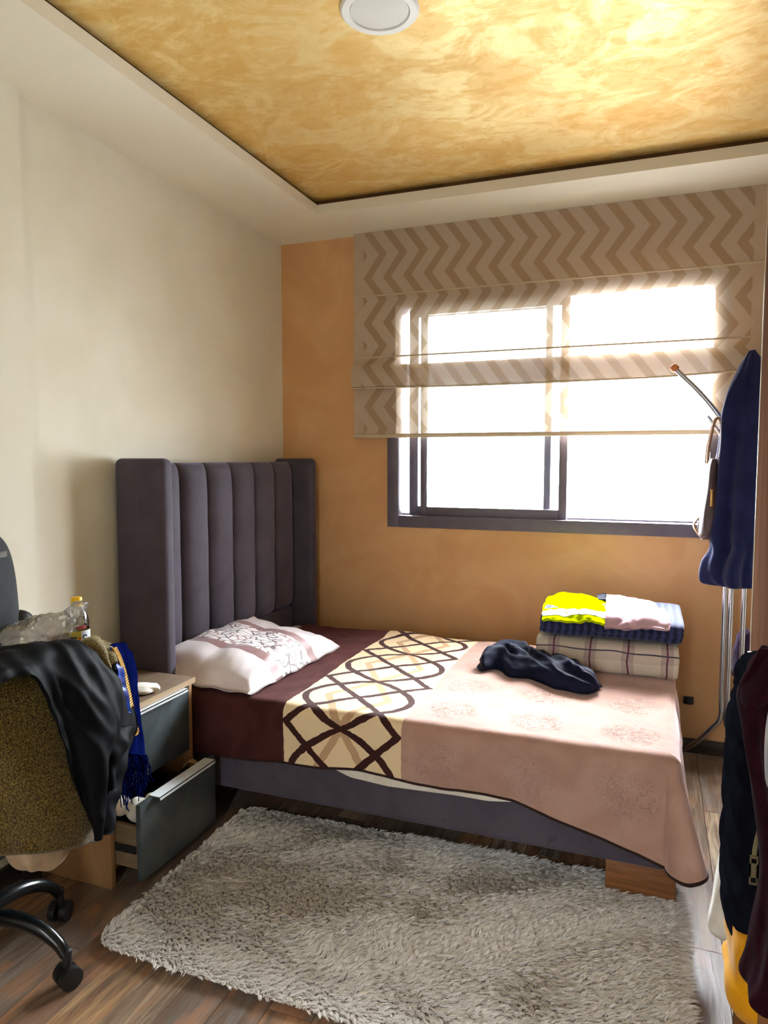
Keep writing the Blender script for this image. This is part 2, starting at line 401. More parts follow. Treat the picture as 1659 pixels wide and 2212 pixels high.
M_strip = Mat('pale_edge_band', 'd8c8ae', .35).mottled('d8c8ae', 'cbbb9f', 20).m
M_chrome = Mat('satin_steel', 'b9b9bd', .25, .9).m
M_blackmetal = Mat('black_enamel', '101416', .22, .3, .6).m
M_blackplastic = Mat('black_plastic', '131314', .45).mottled('131314', '1b1b1d', 20).m
M_peach = Mat('wooden_tip', 'd78a58', .5).mottled('d78a58', 'c97c4a', 20).m
M_navy = fabric('navy_jersey', '1e244a', '252c56', 10, .3, .9, .12)
M_darknavy = fabric('dark_navy_cotton', '0a0d1e', '10152c', 12, .3, .7, .03, .1)
M_black = fabric('black_satin', '07080b', '0b0d11', 10, .15, .6, .0, .08, 300)
M_blackquilt = fabric('black_nylon', '0f1016', '14161d', 10, .12, .9, .0, .0, 300)
M_maroon = fabric('maroon_fleece', '220d15', '2a1119', 30, .4, .95, .02, .0)
M_whitecloth = fabric('white_cotton', 'd8d4cc', 'cbc7bf', 20, .2)
M_yellow = fabric('mustard_yellow_cotton', 'd99a10', 'c98b0a', 20, .3)
M_lilac = fabric('pink_cotton', 'b0909a', 'ba9ca4', 14, .2, .9, .0, .05)
m_ = Mat('hi_vis_yellow', 'd8f000', .9, 0, .0, .0); m_.mottled('a4bc00', 'aec600', 10); M_hivis = m_.m
M_reflect = Mat('reflective_tape', 'e6e9c0', .4, .1).mottled('e6e9c0', 'f0f0d8', 20).m
m_ = Mat('ribbed_navy', '232a48', .85, 0, .2, .3); u, v = m_.uv(); rib = (u * 2 * math.pi * 34).sin()
m_.color(m_.mix(rib.smooth(-.4, .8), '1d223c', '313a60')); m_.bump(rib * .5 + m_.noise(300, 2) * .3, .6, .006); M_rib = m_.m
m_ = Mat('plaid_cotton', 'd9cfc0', .8, 0, .2, .1); u, v = m_.uv()
k1 = (u / .145).fract(); wide = (k1 - .5).abs().lt(.16); thin = (k1 - .5).abs().lt(.022); k2 = (v / .19).fract(); wide2 = (k2 - .5).abs().lt(.16); thin2 = (k2 - .5).abs().lt(.015)
c_ = m_.mix(wide * .5 + wide2 * .35, 'd6cdbd', 'a3908f'); c_ = m_.mix(thin, c_, '6a3a4c'); c_ = m_.mix(thin2, c_, '4a4458')
m_.color(c_); m_.bump(m_.noise(12, 3), .2, .01); M_plaid = m_.m
m_ = Mat('mustard_boucle', '5f4d22', .95, 0, .1, .2); sp = m_.noise(260, 3).smooth(.38, .66)
m_.color(m_.mix(sp, '33280f', '74602c')); m_.bump(m_.noise(240, 3), .9, .004); M_boucle = m_.m
M_blue = fabric('royal_blue_velour', '050a34', '081246', 14, .3, .8, .0, .0)
M_shinyblue = Mat('blue_satin', '0f3c9a', .28, .1, .6).mottled('0d2f80', '1a4cb8', 30, detail=5).m
m_ = Mat('gold_braid', 'd79a2c', .4, .2); u, v = m_.uv(); br = ((v * 2 * math.pi * 46) + (u * 6.0)).sin(); m_.color(m_.mix(br.smooth(-.3, .5), '8a5a10', 'e9b040')); m_.bump(br, .6, .003); M_braid = m_.m
m_ = Mat('cream_lace', '8a7d55', .9); x = m_.node('TexVoronoi'); x.feature = 'DISTANCE_TO_EDGE'; x.inputs['Scale'].default_value = 220; m_.link(m_.coord(), x.inputs['Vector'])
m_.color(m_.mix(E_(m_.nt, x.outputs['Distance']).lt(.07), '4a3f24', 'a5986e')); M_lace = m_.m
M_lining = fabric('beige_lining', 'a8927a', '98826a', 20)
M_tissue = fabric('white_tissue', 'eeeae4', 'e2ddd6', 15, .1)
M_grey = fabric('grey_canvas', '2c2f33', '34373b', 20, .3, .8)
M_tag = Mat('grey_tag', '9aa0a6', .4).mottled('9aa0a6', '8d9399', 12).m
M_deskw = wood('oak_desk', 'c08a58', 'a97646', .45, (1, 6, 1))
M_lamp = Mat('white_lamp_ring', 'e8e8e4', .4).mottled('e8e8e4', 'e2e2dd', 10).m
M_diff = Mat('lamp_diffuser', 'd5d6cf', .5).mottled('d5d6cf', 'd0d1ca', 10).m
m_ = Mat('clear_bag', 'ffffff', .1); m_.nt.nodes.remove(m_.b)
tr = m_.node('BsdfTransparent'); gl = m_.node('BsdfGlossy'); gl.inputs['Roughness'].default_value = .12; df = m_.node('BsdfDiffuse'); df.inputs[0].default_value = lin('f0ece6')
lw = m_.node('LayerWeight'); lw.inputs[0].default_value = .35; a = m_.node('MixShader'); b = m_.node('MixShader'); a.inputs[0].default_value = .15
m_.link(tr.outputs[0], a.inputs[1]); m_.link(df.outputs[0], a.inputs[2]); m_.link(E_(m_.nt, lw.outputs[0]) * .8, b.inputs[0]); m_.link(a.outputs[0], b.inputs[1]); m_.link(gl.outputs[0], b.inputs[2]); m_.link(b.outputs[0], m_.out.inputs[0])
bn = m_.node('Bump'); bn.inputs[0].default_value = .9; bn.inputs[1].default_value = .02; m_.link(m_.noise(30, 4, distort=1.5).s, bn.inputs['Height']); m_.link(bn.outputs[0], gl.inputs['Normal']); M_bag = m_.m
m_ = Mat('clear_bottle', 'f4f6f2', .05); m_.b.inputs['Transmission Weight'].default_value = .0; m_.nt.nodes.remove(m_.b)
tr = m_.node('BsdfTransparent'); tr.inputs[0].default_value = (.93, .95, .93, 1); gl = m_.node('BsdfGlossy'); gl.inputs['Roughness'].default_value = .05; fr = m_.node('Fresnel'); fr.inputs[0].default_value = 1.6; mx = m_.node('MixShader')
m_.link(E_(m_.nt, fr.outputs[0]) + .06, mx.inputs[0]); m_.link(tr.outputs[0], mx.inputs[1]); m_.link(gl.outputs[0], mx.inputs[2]); m_.link(mx.outputs[0], m_.out.inputs[0]); M_bottle = m_.m
M_cap = Mat('yellow_cap', 'f2c41a', .4).mottled('f2c41a', 'e9b90f', 20).m
M_label = Mat('yellow_label', 'e3d45c', .5).mottled('e6d760', 'd9c94a', 10).m
M_ink = Mat('navy_print', '20305a', .5).mottled('20305a', '283a68', 10).m
M_labelwhite = Mat('pale_label', 'd6dbe4', .5).mottled('d6dbe4', 'cdd4de', 10).m
M_orange = Mat('orange_print', 'e0952c', .5).mottled('e0952c', 'd68a24', 10).m
M_red = Mat('red_print', 'a8404a', .5).mottled('a8404a', 'b24a52', 10).m
M_tan = fabric('tan_leather', 'b08a6a', 'a07a5c', 30, .2, .5, 0, .4)
M_taupe = fabric('taupe_leather', '4a3a3c', '54434a', 20, .2, .45, 0, .4)
M_gold2 = Mat('gold_hardware', 'a8844a', .3, .8).m
M_zip = Mat('zip_metal', 'a99b74', .3, .9).m
M_plum = fabric('plum_fabric', '2c1c34', '35233f', 15, .2)
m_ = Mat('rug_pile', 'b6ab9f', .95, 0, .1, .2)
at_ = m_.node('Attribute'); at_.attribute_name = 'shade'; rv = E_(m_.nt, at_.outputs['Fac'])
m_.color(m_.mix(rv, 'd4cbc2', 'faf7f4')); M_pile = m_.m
M_rugbase = fabric('rug_backing', 'b8aea2', 'a89e92', 60)

# ------------------------------------------------------------------ the room
RX, RY, SOF = 2.92, -4.55, 2.575                      # right wall, wall behind, underside of the soffit
GOLD = 2.650
WX0, WX1, WZ0, WZ1 = 0.637, 2.275, 1.024, 2.235       # outside edges of the window frame
fl = struct(box('floor', -.1, RX + .1, RY - .1, .1, -.06, -.012, M_sub, bevel=0))
PW, PL = .122, 1.20
pm = {}
def plank_mesh(w_, l_):
    k = (round(w_, 3), round(l_, 3))
    if k not in pm:
        bm = bmesh.new(); add_box(bm, -w_ / 2 + .0008, w_ / 2 - .0008, -l_ / 2 + .0008, l_ / 2 - .0008, -.0118, 0, 0)
        es = [e for e in bm.edges if all(v.co.z > -.001 for v in e.verts)]
        bmesh.ops.bevel(bm, geom=es, offset=.0004, segments=1, affect='EDGES')
        me = bpy.data.meshes.new('plank'); bm.to_mesh(me); bm.free(); me.materials.append(M_plank); pm[k] = me
    return pm[k]
i = 0; x = 0.0
while x < RX - .01:
    w_ = min(PW, RX - x); y = 0.0; first = [.5, 1.05, .28, .8, .62, .17][i % 6] * 1.0 + .1
    while y > RY + .01:
        l_ = min(first if y == 0 else PL, y - RY)
        o = bpy.data.objects.new('plank', plank_mesh(w_, l_)); COL.objects.link(o); o.parent = fl
        o.location = Vector((x + w_ / 2, y - l_ / 2, 0)) - WORLD[fl.name]; y -= l_
    x += w_; i += 1

T = .2
struct(boxes('wall_back', [(-T, WX0 + .02, 0, T, 0, 2.8), (WX1 - .02, RX + T, 0, T, 0, 2.8), (WX0 + .02, WX1 - .02, 0, T, 0, WZ0 + .02), (WX0 + .02, WX1 - .02, 0, T, WZ1 - .02, 2.8)], M_ochre))
struct(boxes('wall_left', [(-T, 0, RY - T, 0, 0, 2.8), (0, .035, RY, -1.781, 0, SOF)], M_cream))
struct(boxes('wall_right', [(RX, RX + T, RY - T, 0, 0, 2.8)], M_white))
DO0, DO1 = .80, 1.65                                   # unseen doorway behind the camera, added for fill daylight; door ajar
struct(boxes('wall_front', [(0, DO0, RY - T, RY, 0, 2.8), (DO1, RX, RY - T, RY, 0, 2.8), (DO0, DO1, RY - T, RY, 2.05, 2.8)], M_white))
struct(box('fill_door_1', DO0 + .003, DO1 - .09, RY - .10, RY - .06, .005, 2.045, M_white, bevel=.003))  # leaf of the added doorway, leaving a narrow slot for fill light
struct(boxes('ceiling', [(-T, RX + T, RY - T, T, GOLD, 2.9)], M_gold))
SX0, SX1, SY0, SY1 = .409, RX - .38, RY + .40, -.376
cg = struct(boxes('trim_1', [(0, SX0, RY, 0, SOF, 2.622), (SX1, RX, RY, 0, SOF, 2.622), (SX0, SX1, SY1, 0, SOF, 2.622), (SX0, SX1, RY, SY0, SOF, 2.622)], M_white))
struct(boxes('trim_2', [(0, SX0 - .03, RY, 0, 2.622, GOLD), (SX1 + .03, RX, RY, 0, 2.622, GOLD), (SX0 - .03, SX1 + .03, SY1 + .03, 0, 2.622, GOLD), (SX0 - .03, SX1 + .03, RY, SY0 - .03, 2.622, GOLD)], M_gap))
struct(box('baseboard_back', 0, RX, -.014, 0, 0, .068, M_base, bevel=.003))
struct(boxes('baseboard_left', [(0, .014, -1.781, -.014, 0, .068), (.035, .049, RY, -1.781, 0, .068)], M_base))
struct(box('baseboard_right', RX - .014, RX, RY, -.014, 0, .068, M_base, bevel=.003))

# window: frame with two sashes slid to one side
wf = struct(bpy.data.objects.new('window_1', None)); COL.objects.link(wf); wf.location = (WX0, 0, WZ0); WORLD['window_1'] = Vector(wf.location)
fw = .062
boxes('window_frame', [(WX0, WX0 + fw, -.012, .13, WZ0, WZ1), (WX1 - fw, WX1, -.012, .13, WZ0, WZ1), (WX0 + fw, WX1 - fw, -.012, .13, WZ0, WZ0 + .062), (WX0 + fw, WX1 - fw, -.012, .13, WZ1 - fw, WZ1)], M_frame, wf, .002)
def sash(x0, x1, y0, st_l, st_r, zb, zt):
    s = bpy.data.objects.new('window_sash', None); COL.objects.link(s); s.parent = wf; s.location = Vector((x0, y0, zb)) - WORLD['window_1']; WORLD[s.name] = Vector((x0, y0, zb))
    y1 = y0 + .032
    boxes('sash_frame', [(x0, x0 + st_l, y0, y1, zb, zt), (x1 - st_r, x1, y0, y1, zb, zt), (x0 + st_l, x1 - st_r, y0, y1, zb, zb + .062), (x0 + st_l, x1 - st_r, y0, y1, zt - .045, zt)], M_frame, s, .002)
    box('pane', x0 + st_l - .005, x1 - st_r + .005, y0 + .013, y0 + .018, zb + .057, zt - .04, M_glass, s, 0)
    box('sash_gasket', x0 + st_l, x0 + st_l + .004, y0 + .006, y0 + .026, zb + .062, zt - .045, M_rubber, s, 0)
    return s
sash(.812, 1.574, .022, .030, .040, 1.072, 2.186)
sash(.733, 1.487, .072, .042, .034, 1.072, 2.186)
boxes('window_track', [(WX0 + fw, WX1 - fw, .060, .066, WZ0 + .062, WZ0 + .070), (WX0 + fw, WX1 - fw, .112, .118, WZ0 + .062, WZ0 + .070)], M_frame, wf)

# ------------------------------------------------------------------ roman blind
bl = thing('roman_blind', (1.43, -.05, 1.51), 'taupe chevron roman blind half lowered over the window', 'blind')
BX0, BX1 = .457, 2.43
prof = [(.040, 2.573), (.040, 2.41), (.040, 2.245), (.042, 2.08), (.043, 1.925), (.062, 1.885), (.080, 1.835), (.078, 1.785), (.066, 1.762), (.057, 1.785), (.052, 1.85), (.047, 1.885), (.040, 1.86), (.038, 1.78), (.039, 1.65), (.040, 1.512)]
pp = np.array(prof); NR, NC = 120, 90
def lerp_path(p, n):
    d = np.r_[0, np.cumsum(np.hypot(*np.diff(p, axis=0).T))]; s = np.linspace(0, d[-1], n)
    return np.stack([np.interp(s, d, p[:, k]) for k in range(2)], 1), s
pc = catmull(pp, 240); pc, sv = lerp_path(pc, NR)
V, UVs = [], []
for r in range(NR):
    for c in range(NC):
        xx = BX0 + (BX1 - BX0) * c / (NC - 1); d, z = pc[r]
        low = max(0.0, min(1.0, (2.0 - z) / .25))
        sag = low * .018 * max(0, (xx - 1.95) / .45) ** 1.5
        V.append((xx, -d - .006 * low * math.sin(xx * 5.2 + 1) - .004 * low * fnoise((xx, z, 0), 5), z + sag + .004 * low * math.sin(xx * 3.7)))
        UVs.append((xx - BX0, sv[r]))
k = len(V); V2 = V + [(a, b + .0015, c) for a, b, c in V]
link_mesh('blind_fabric', V, grid_faces(NR, NC), M_blind, bl, True, UVs)
for z, d in ((2.245, .0405), (1.925, .0435)):
    box('seam', BX0, BX1, -d - .006, -d + .002, z - .004, z + .004, M_seam, bl, .002)
tube('pleat_edge', [(BX0 + (BX1 - BX0) * q / 40, -.0695 - .006 * math.sin((BX0 + (BX1 - BX0) * q / 40) * 5.2 + 1), 1.760 + .018 * max(0, ((BX0 + (BX1 - BX0) * q / 40) - 1.95) / .45) ** 1.5 + .004 * math.sin((BX0 + (BX1 - BX0) * q / 40) * 3.7)) for q in range(41)], .004, M_seam, bl, 8)
box('hem_bar', BX0, BX1, -.050, -.036, 1.500, 1.522, M_seam, bl, .004)

# ------------------------------------------------------------------ ceiling lamp
lc = on_z(820, 20, GOLD)
lp = thing('ceiling_lamp', (lc[0], lc[1], GOLD - .02), 'round white recessed ceiling lamp, switched off', 'ceiling lamp')
lathe('lamp_ring', [(.083, -.002), (.086, -.010), (.106, -.010), (.112, -.004), (.112, .0)], (lc[0], lc[1], GOLD), M_lamp, lp, 64)
lathe('diffuser', [(0, -.007), (.06, -.007), (.082, -.006), (.083, -.001), (.08, 0)], (lc[0], lc[1], GOLD), M_diff, lp, 64)

# ------------------------------------------------------------------ bed
bed = thing('bed', (1.1, -.73, 0), 'dark grey velvet bed with tall winged channel-tufted headboard', 'bed')
YN, YF = -1.385, -.075                                  # outer faces of the wings
box('headboard_panel', .02, .105, YN + .065, YF - .065, .14, 1.365, M_velvet, bed, .012, 3)
for nm, y0, y1 in (('near', YN, YN + .068), ('far', YF - .068, YF)):
    box('headboard_wing', .015, .252, y0, y1, .13, 1.392, M_velvet, bed, .026, 5)
nch = 6; cw = (YF - .068 - (YN + .068)) / nch
for j in range(nch):
    pad('headboard_channel', (.100, YN + .068 + j * cw + .0015, .585), Y_, Z_, X_, cw - .003, .788, .064, M_velvet, bed, 2.2, 14, 20, 70, .004)
box('headboard_band', .10, .128, YN + .07, YF - .07, .14, .578, M_velvet, bed, .012, 3)
box('side_rail', .10, 2.045, -1.352, -1.300, .138, .318, M_velvet, bed, .018, 4)
box('side_rail', .10, 2.045, -.150, -.098, .138, .318, M_velvet, bed, .018, 4)
box('foot_rail', 2.000, 2.050, -1.350, -.10, .138, .318, M_velvet, bed, .018, 4)
box('slat_deck', .12, 2.03, -1.315, -.145, .25, .27, M_oak, bed, .002)
for lx, ly in ((1.865, -1.30), (1.865, -.26), (.12, -1.30), (.12, -.26)):
    box('leg', lx, lx + .21, ly, ly + .10, 0, .14, M_oak, bed, .004)

mt = box('mattress', .135, 2.015, -1.312, -.150, .272, .482, M_sheet, None, .04, 5)
tag(mt, 'pale mattress in its white sheet under the blanket on the bed', 'mattress')

sheet('sheet_edge', [[(x, -1.3585 - .002 * math.sin(x * 9), .345), (x, -1.362 - .002 * math.sin(x * 9), .30), (x, -1.361, np.interp(x, [.88, 1.0, 1.15, 1.3, 1.38, 1.5, 1.62], [.315, .272, .262, .268, .272, .272, .29]))] for x in np.linspace(.88, 1.62, 24)], 60, 14, M_sheet, mt, None, .003)
# blanket: top, near side and foot side with a draped corner, cut to one surface
bk = thing('blanket', (1.1, -.75, .17), 'plush brown, cream and pink blanket with lattice band spread over the bed', 'blanket')
ZT, R_ = .500, .035
XE, YE = 2.040, -1.335                                  # where the top starts to roll over
def near_hang(xx):
    t = np.interp(xx, [.2, .62, .75, 1.0, 1.2, 1.45, 1.58, 1.8, 2.04], [.200, .190, .178, .165, .165, .172, .180, .225, .290]); return t + .004 * math.sin(xx * 11)
def drop_profile(h, n, flare):
    """points (out, down) from the roll-over to the hem"""
    out = []
    arc = R_ * math.pi / 2
    for s in np.linspace(0, arc + h, n):
        if s < arc: a = s / R_; out.append((R_ * math.sin(a), R_ * (1 - math.cos(a)), s))
        else: d = s - arc; out.append((R_ + d * math.sin(flare), R_ + d * math.cos(flare), s))
    return out
def puff(x, y):
    e = min(1, (XE - x) / .15) * min(1, (y - YE) / .12)
    far = max(0, (y + .26) / .12)
    z = .004 * fnoise((x, y, 0), 5, 1) + .003 * fnoise((x, y, 0), 13, 2) + .010 * math.exp(-((y + .62) / .35) ** 2)
    z += -.055 * min(1, far) ** 1.6 + far * .010 * math.sin(x * 17 + 2) * min(1, far)
    z += .016 * math.exp(-((y + .27) / .06) ** 2) * (.5 + math.sin(x * 9 + 1)) * math.exp(-((x - 1.0) / .35) ** 2)
    return z
xs = np.linspace(.262, XE, 170); ys = np.linspace(-.092, YE, 110); NH = 40
V, UVs, Fc = [], [], []
idx_top = {}
for r, y in enumerate(ys):
    for c, x in enumerate(xs):
        idx_top[r, c] = len(V); V.append((x, y, ZT + puff(x, y) * (1 if y > YE + .001 else 1))); UVs.append((x, y - YE))
for r in range(len(ys) - 1):
    for c in range(len(xs) - 1): Fc.append((idx_top[r, c], idx_top[r, c + 1], idx_top[r + 1, c + 1], idx_top[r + 1, c]))
def strip(cols, uvfun, first):
    """cols: list of (edge index or None, edge point, outward dir, hang, flare, u)"""
    prev = None; rim = []
    for (ei, ep, dr, h, flr, key) in cols:
        col = []
        for q, (o_, d_, s_) in enumerate(drop_profile(h, NH, flr)):
            if q == 0: col.append(ei); continue
            wv = .006 * math.sin(key * 15 + 1) * min(1, s_ / .12) + .006 * fnoise((key * 3, s_ * 3, 0), 2, 5)
            p = np.array(ep) + np.array(dr) * (o_ + wv) - np.array([0, 0, d_]); col.append(len(V)); V.append(tuple(p)); UVs.append(uvfun(key, s_, dr))
        if prev:
            for q in range(NH - 1): Fc.append((prev[q], col[q], col[q + 1], prev[q + 1]))
        prev = col; rim.append(col[-1])
    return rim
last = len(ys) - 1
cols = [(idx_top[last, c], V[idx_top[last, c]], (0, -1, 0), near_hang(x), .0 + .10 * max(0, (x - 1.55) / .5) ** 2, x) for c, x in enumerate(xs)]
NCn = 26; ck = idx_top[last, len(xs) - 1]
for q in range(1, NCn):
    ph = math.pi / 2 * q / NCn
    fl_ = .10 + .32 * math.sin(min(1, q / NCn * 1.25) * math.pi) ** 1.0 if q / NCn < .8 else .10 + .2 * (1 - q / NCn)
    h_ = np.interp(q / NCn, [0, .25, .5, .75, 1], [.290, .305, .29, .26, .235])
    cols.append((ck, V[ck], (math.sin(ph), -math.cos(ph), 0), h_, fl_, 2.04 + .25 * q / NCn))
for r in range(last, -1, -1):
    y = ys[r]; cols.append((idx_top[r, len(xs) - 1], V[idx_top[r, len(xs) - 1]], (1, 0, 0), .235 - .05 * (y - YE), .10 + .05 * math.sin(y * 9), 2.29 + (y - YE)))
rim = strip(cols, lambda key, s_, dr: (min(key, 2.3), -s_), None)
sur = link_mesh('blanket_cover', V, Fc, M_blanket, bk, True, UVs)
so = sur.modifiers.new('thickness', 'SOLIDIFY'); so.thickness = .009; so.offset = 0
bpts = [np.array(V[q]) + np.array([0, 0, .001]) for q in rim]
tube('hem_binding', bpts, .0065, M_bind, bk, 8)

# ------------------------------------------------------------------ pillow
pl = thing('pillow', (.40, -.97, .5), 'satin pillow with floral band between mauve stripes against the headboard', 'pillow')
NU, NV = 70, 90; LX, LY, TH = .47, .72, .085
V = []; ang = math.radians(-3)
def pil(u, v, side):
    a, b = u * LX / 2, v * LY / 2
    e = max(0, 1 - abs(u / .90) ** 2.6) * max(0, 1 - abs(v / .93) ** 2.8); h = e ** .52 * TH
    pinch = 1 - .035 * (1 - abs(v)) * (abs(u) > .9)
    wr = .010 * fnoise((a, b, 0), 11, 4) + .006 * math.sin(b * 60 + a * 20) * max(0, (u - .35)) * (1 - abs(v)) + .006 * fnoise((a * 3, b, 1), 14, 8) * max(0, u)
    z = h * (1.0 if side > 0 else .55) * side + (wr * (.3 + .7 * min(1, e * 3)) if side > 0 else 0) + .002 * side
    fl_ = max(0, abs(u) - .90) / .10
    ed = max(fl_, max(0, abs(v) - .93) / .07)
    z += -.030 * ed * (1 if u > -.5 else 0) + .003 * ed * math.sin(b * 40 + a * 50)
    x = a * math.cos(ang) - b * math.sin(ang); y = a * math.sin(ang) + b * math.cos(ang)
    lean = max(0, -u - .1) * .075
    return (.385 + x, -.985 + y, .5 + .050 + z + lean)
for side in (1, -1):
    for r in range(NV):
        for c in range(NU): V.append(pil(-1 + 2 * c / (NU - 1), -1 + 2 * r / (NV - 1), side))
k = NU * NV; f = grid_faces(NV, NU); fs = f + [tuple(i + k for i in q)[::-1] for q in f]
rm = [r * NU for r in range(NV)] + [(NV - 1) * NU + c for c in range(1, NU)] + [r * NU + NU - 1 for r in range(NV - 2, -1, -1)] + [c for c in range(NU - 2, 0, -1)]
for a, b in zip(rm, rm[1:] + rm[:1]): fs.append((b, a, a + k, b + k))
link_mesh('pillowcase', V, fs, M_pillow, pl)

# ------------------------------------------------------------------ folded things on the bed
def ribbon(name, path, x0, x1, th, mat, parent=None, nx=60, turn=0.0, wav=.004, uvoff=0):
    """cloth folded along a path in (y, z), running from x0 to x1"""
    pc_ = catmull(np.asarray(path, float), 110); T_ = np.gradient(pc_, axis=0); T_ /= np.linalg.norm(T_, axis=1)[:, None]; N_ = np.stack([-T_[:, 1], T_[:, 0]], 1)
    s = np.r_[0, np.cumsum(np.hypot(*np.diff(pc_, axis=0).T))]
    V, U = [], []
    for sd in (1, -1):
        for r in range(110):
            for c in range(nx):
                f_ = c / (nx - 1); x = x0 + (x1 - x0) * f_; y, z = pc_[r] + N_[r] * sd * th / 2
                e = min(1, f_ / .06, (1 - f_) / .06) ** .5 if 0 < f_ < 1 else 0
                y2 = y + wav * fnoise((x * 4, r * .07, 0), 2, 3); z2 = z + wav * fnoise((x * 5, r * .05, 4), 2, 9) * 1.2
                yc, zc = pc_[r]; y2 = yc + (y2 - yc) * (.5 + .5 * e); z2 = zc + (z2 - zc) * (.5 + .5 * e)
                x2 = x + .012 * fnoise((r * .06, 0, f_), 1.5, 6)
                V.append((x2 * math.cos(0) + (y2 + .4) * math.sin(turn), y2 - (x2 - x0) * math.tan(turn), z2)); U.append((x - x0 + uvoff, s[r]))
    k = 110 * nx; f = grid_faces(110, nx); fs = f + [tuple(i + k for i in q)[::-1] for q in f]
    rm = [r * nx for r in range(110)] + [109 * nx + c for c in range(1, nx)] + [r * nx + nx - 1 for r in range(108, -1, -1)] + [c for c in range(nx - 2, 0, -1)]
    for a, b in zip(rm, rm[1:] + rm[:1]): fs.append((b, a, a + k, b + k))
    return link_mesh(name, V, fs, mat, parent, True, U)
pq = thing('folded_duvet', (1.80, -.40, .5), 'folded white duvet with mauve plaid lines at the foot of the bed', 'duvet')
ribbon('duvet_cover', [(-.20, .555), (-.35, .552), (-.52, .550), (-.545, .575), (-.52, .598), (-.35, .600), (-.19, .600), (-.165, .615), (-.19, .632), (-.40, .634), (-.57, .632), (-.612, .60), (-.617, .565), (-.60, .532), (-.55, .522), (-.40, .523), (-.20, .525)], 1.535, 2.085, .026, M_plaid, pq, wav=.006)
pq2 = thing('folded_blanket', (1.82, -.40, .645), 'navy ribbed blanket folded on top of the plaid duvet', 'blanket')
ribbon('blanket_layers', [(-.20, .712), (-.40, .708), (-.53, .704), (-.548, .692), (-.53, .680), (-.35, .682), (-.22, .684), (-.20, .69), (-.19, .722), (-.21, .736), (-.40, .737), (-.56, .728), (-.598, .702), (-.60, .686), (-.58, .667), (-.40, .663), (-.2, .665)], 1.548, 2.10, .018, M_rib, pq2, wav=.005)

def crumple(name, c, r, mat, parent=None, seed=1, sub=5, flat=.0, turn=0, ridges=1.0, sq=1.0):
    bm = bmesh.new(); bmesh.ops.create_icosphere(bm, subdivisions=sub, radius=1)
    for v in bm.verts:
        p = v.co.copy(); q = Vector((p.x * r[0] / .1, p.y * r[1] / .1, p.z * r[2] / .1))
        n = noise.noise(q * .9 + Vector((seed, seed * 2, 0))) * .30 + (1 - abs(noise.noise(q * 1.7 + Vector((seed * 3, 0, seed))))*2.2) * .12 * ridges + (1 - abs(noise.noise(Vector((q.x * 2.2, q.y * 5, q.z * 2)) + Vector((0, seed, 7))))*2) * .07 * ridges + noise.noise(q * 6) * .03
        p *= 1 + n
        z = p.z * r[2]; x = p.x * r[0]; y = p.y * r[1]
        z = max(z, -r[2] * flat) if flat else z
        v.co = Vector((c[0] + x * math.cos(turn) - y * math.sin(turn), c[1] + x * math.sin(turn) + y * math.cos(turn), c[2] + z))
    return from_bm(name, bm, mat, parent, True, 60)
# safety shirt and pink shirt lie on the navy blanket
hv = thing('safety_shirt', (1.68, -.47, .745), 'fluorescent yellow safety shirt with reflective tape on the navy blanket', 'shirt')
def drape(name, outline_px, zf, mat, parent, nr=40, nc=50, amp=.008, seed=1, thick=.010, k=9):
    ctrl = [[np.array([*on_z(px, py, z)[:2], z]) if False else np.array(on_z(px, py, z)) for (px, py, z) in row] for row in outline_px]
    return sheet(name, ctrl, nr, nc, mat, parent, lambda r, c, p: amp * (fnoise(p, 16, seed) + .7 * (1 - 2 * abs(fnoise((p[0], p[1] * .5, p[2]), 30, seed + 3))) + .25 * math.sin(c * k * 3 + r * 5)), thick)
def on_line(px, py, y): return on_y(px, py, y) + np.array([0, 0, .020])
ctrl = [[on_line(1185, 1303, -.27), on_line(1215, 1292, -.27), on_line(1260, 1298, -.27), on_line(1308, 1312, -.27)],
        [on_line(1176, 1316, -.36), on_line(1215, 1304, -.36), on_line(1260, 1308, -.36), on_line(1308, 1322, -.36)],
        [on_line(1173, 1328, -.47), on_line(1215, 1322, -.47), on_line(1260, 1324, -.47), on_line(1308, 1331, -.47)],
        [on_line(1172, 1340, -.585), on_line(1215, 1338, -.585), on_line(1260, 1339, -.585), on_line(1308, 1343, -.585)],
        [on_line(1172, 1352, -.622), on_line(1215, 1354, -.632), on_line(1262, 1355, -.632), on_line(1306, 1360, -.628)]]
fold_h = lambda sd, a: (lambda r, c, p: a * (fnoise(p, 14, sd) * 1.1 + .6 * (1 - 2 * abs(fnoise(p, 22, sd + 5))) + .25 * fnoise(p, 60, sd)))
sheet('shirt_body', ctrl, 40, 50, M_hivis, hv, fold_h(2.2, .011), .012)
G_, N_ = LAST; sg = 1 if N_[20, 25][2] > 0 else -1
sheet('reflective_band', (G_ + sg * N_ * .0075)[25:33], 16, 50, M_reflect, hv, None, .003)
ps = thing('pink_shirt', (1.93, -.45, .745), 'pale pink shirt laid beside the yellow safety shirt', 'shirt')
ctrl = [[on_line(1310, 1297, -.26), on_line(1350, 1302, -.26), on_line(1385, 1309, -.26), on_line(1410, 1318, -.28)],
        [on_line(1309, 1312, -.36), on_line(1355, 1312, -.36), on_line(1400, 1320, -.37), on_line(1425, 1330, -.38)],
        [on_line(1309, 1328, -.47), on_line(1360, 1328, -.47), on_line(1410, 1335, -.48), on_line(1444, 1345, -.50)],
        [on_line(1307, 1345, -.59), on_line(1360, 1348, -.59), on_line(1415, 1350, -.59), on_line(1447, 1356, -.58)],
        [on_line(1305, 1366, -.625), on_line(1360, 1370, -.63), on_line(1415, 1371, -.625), on_line(1445, 1375, -.615)]]
sheet('shirt_body', ctrl, 40, 50, M_lilac, ps, fold_h(5.1, .010), .012)
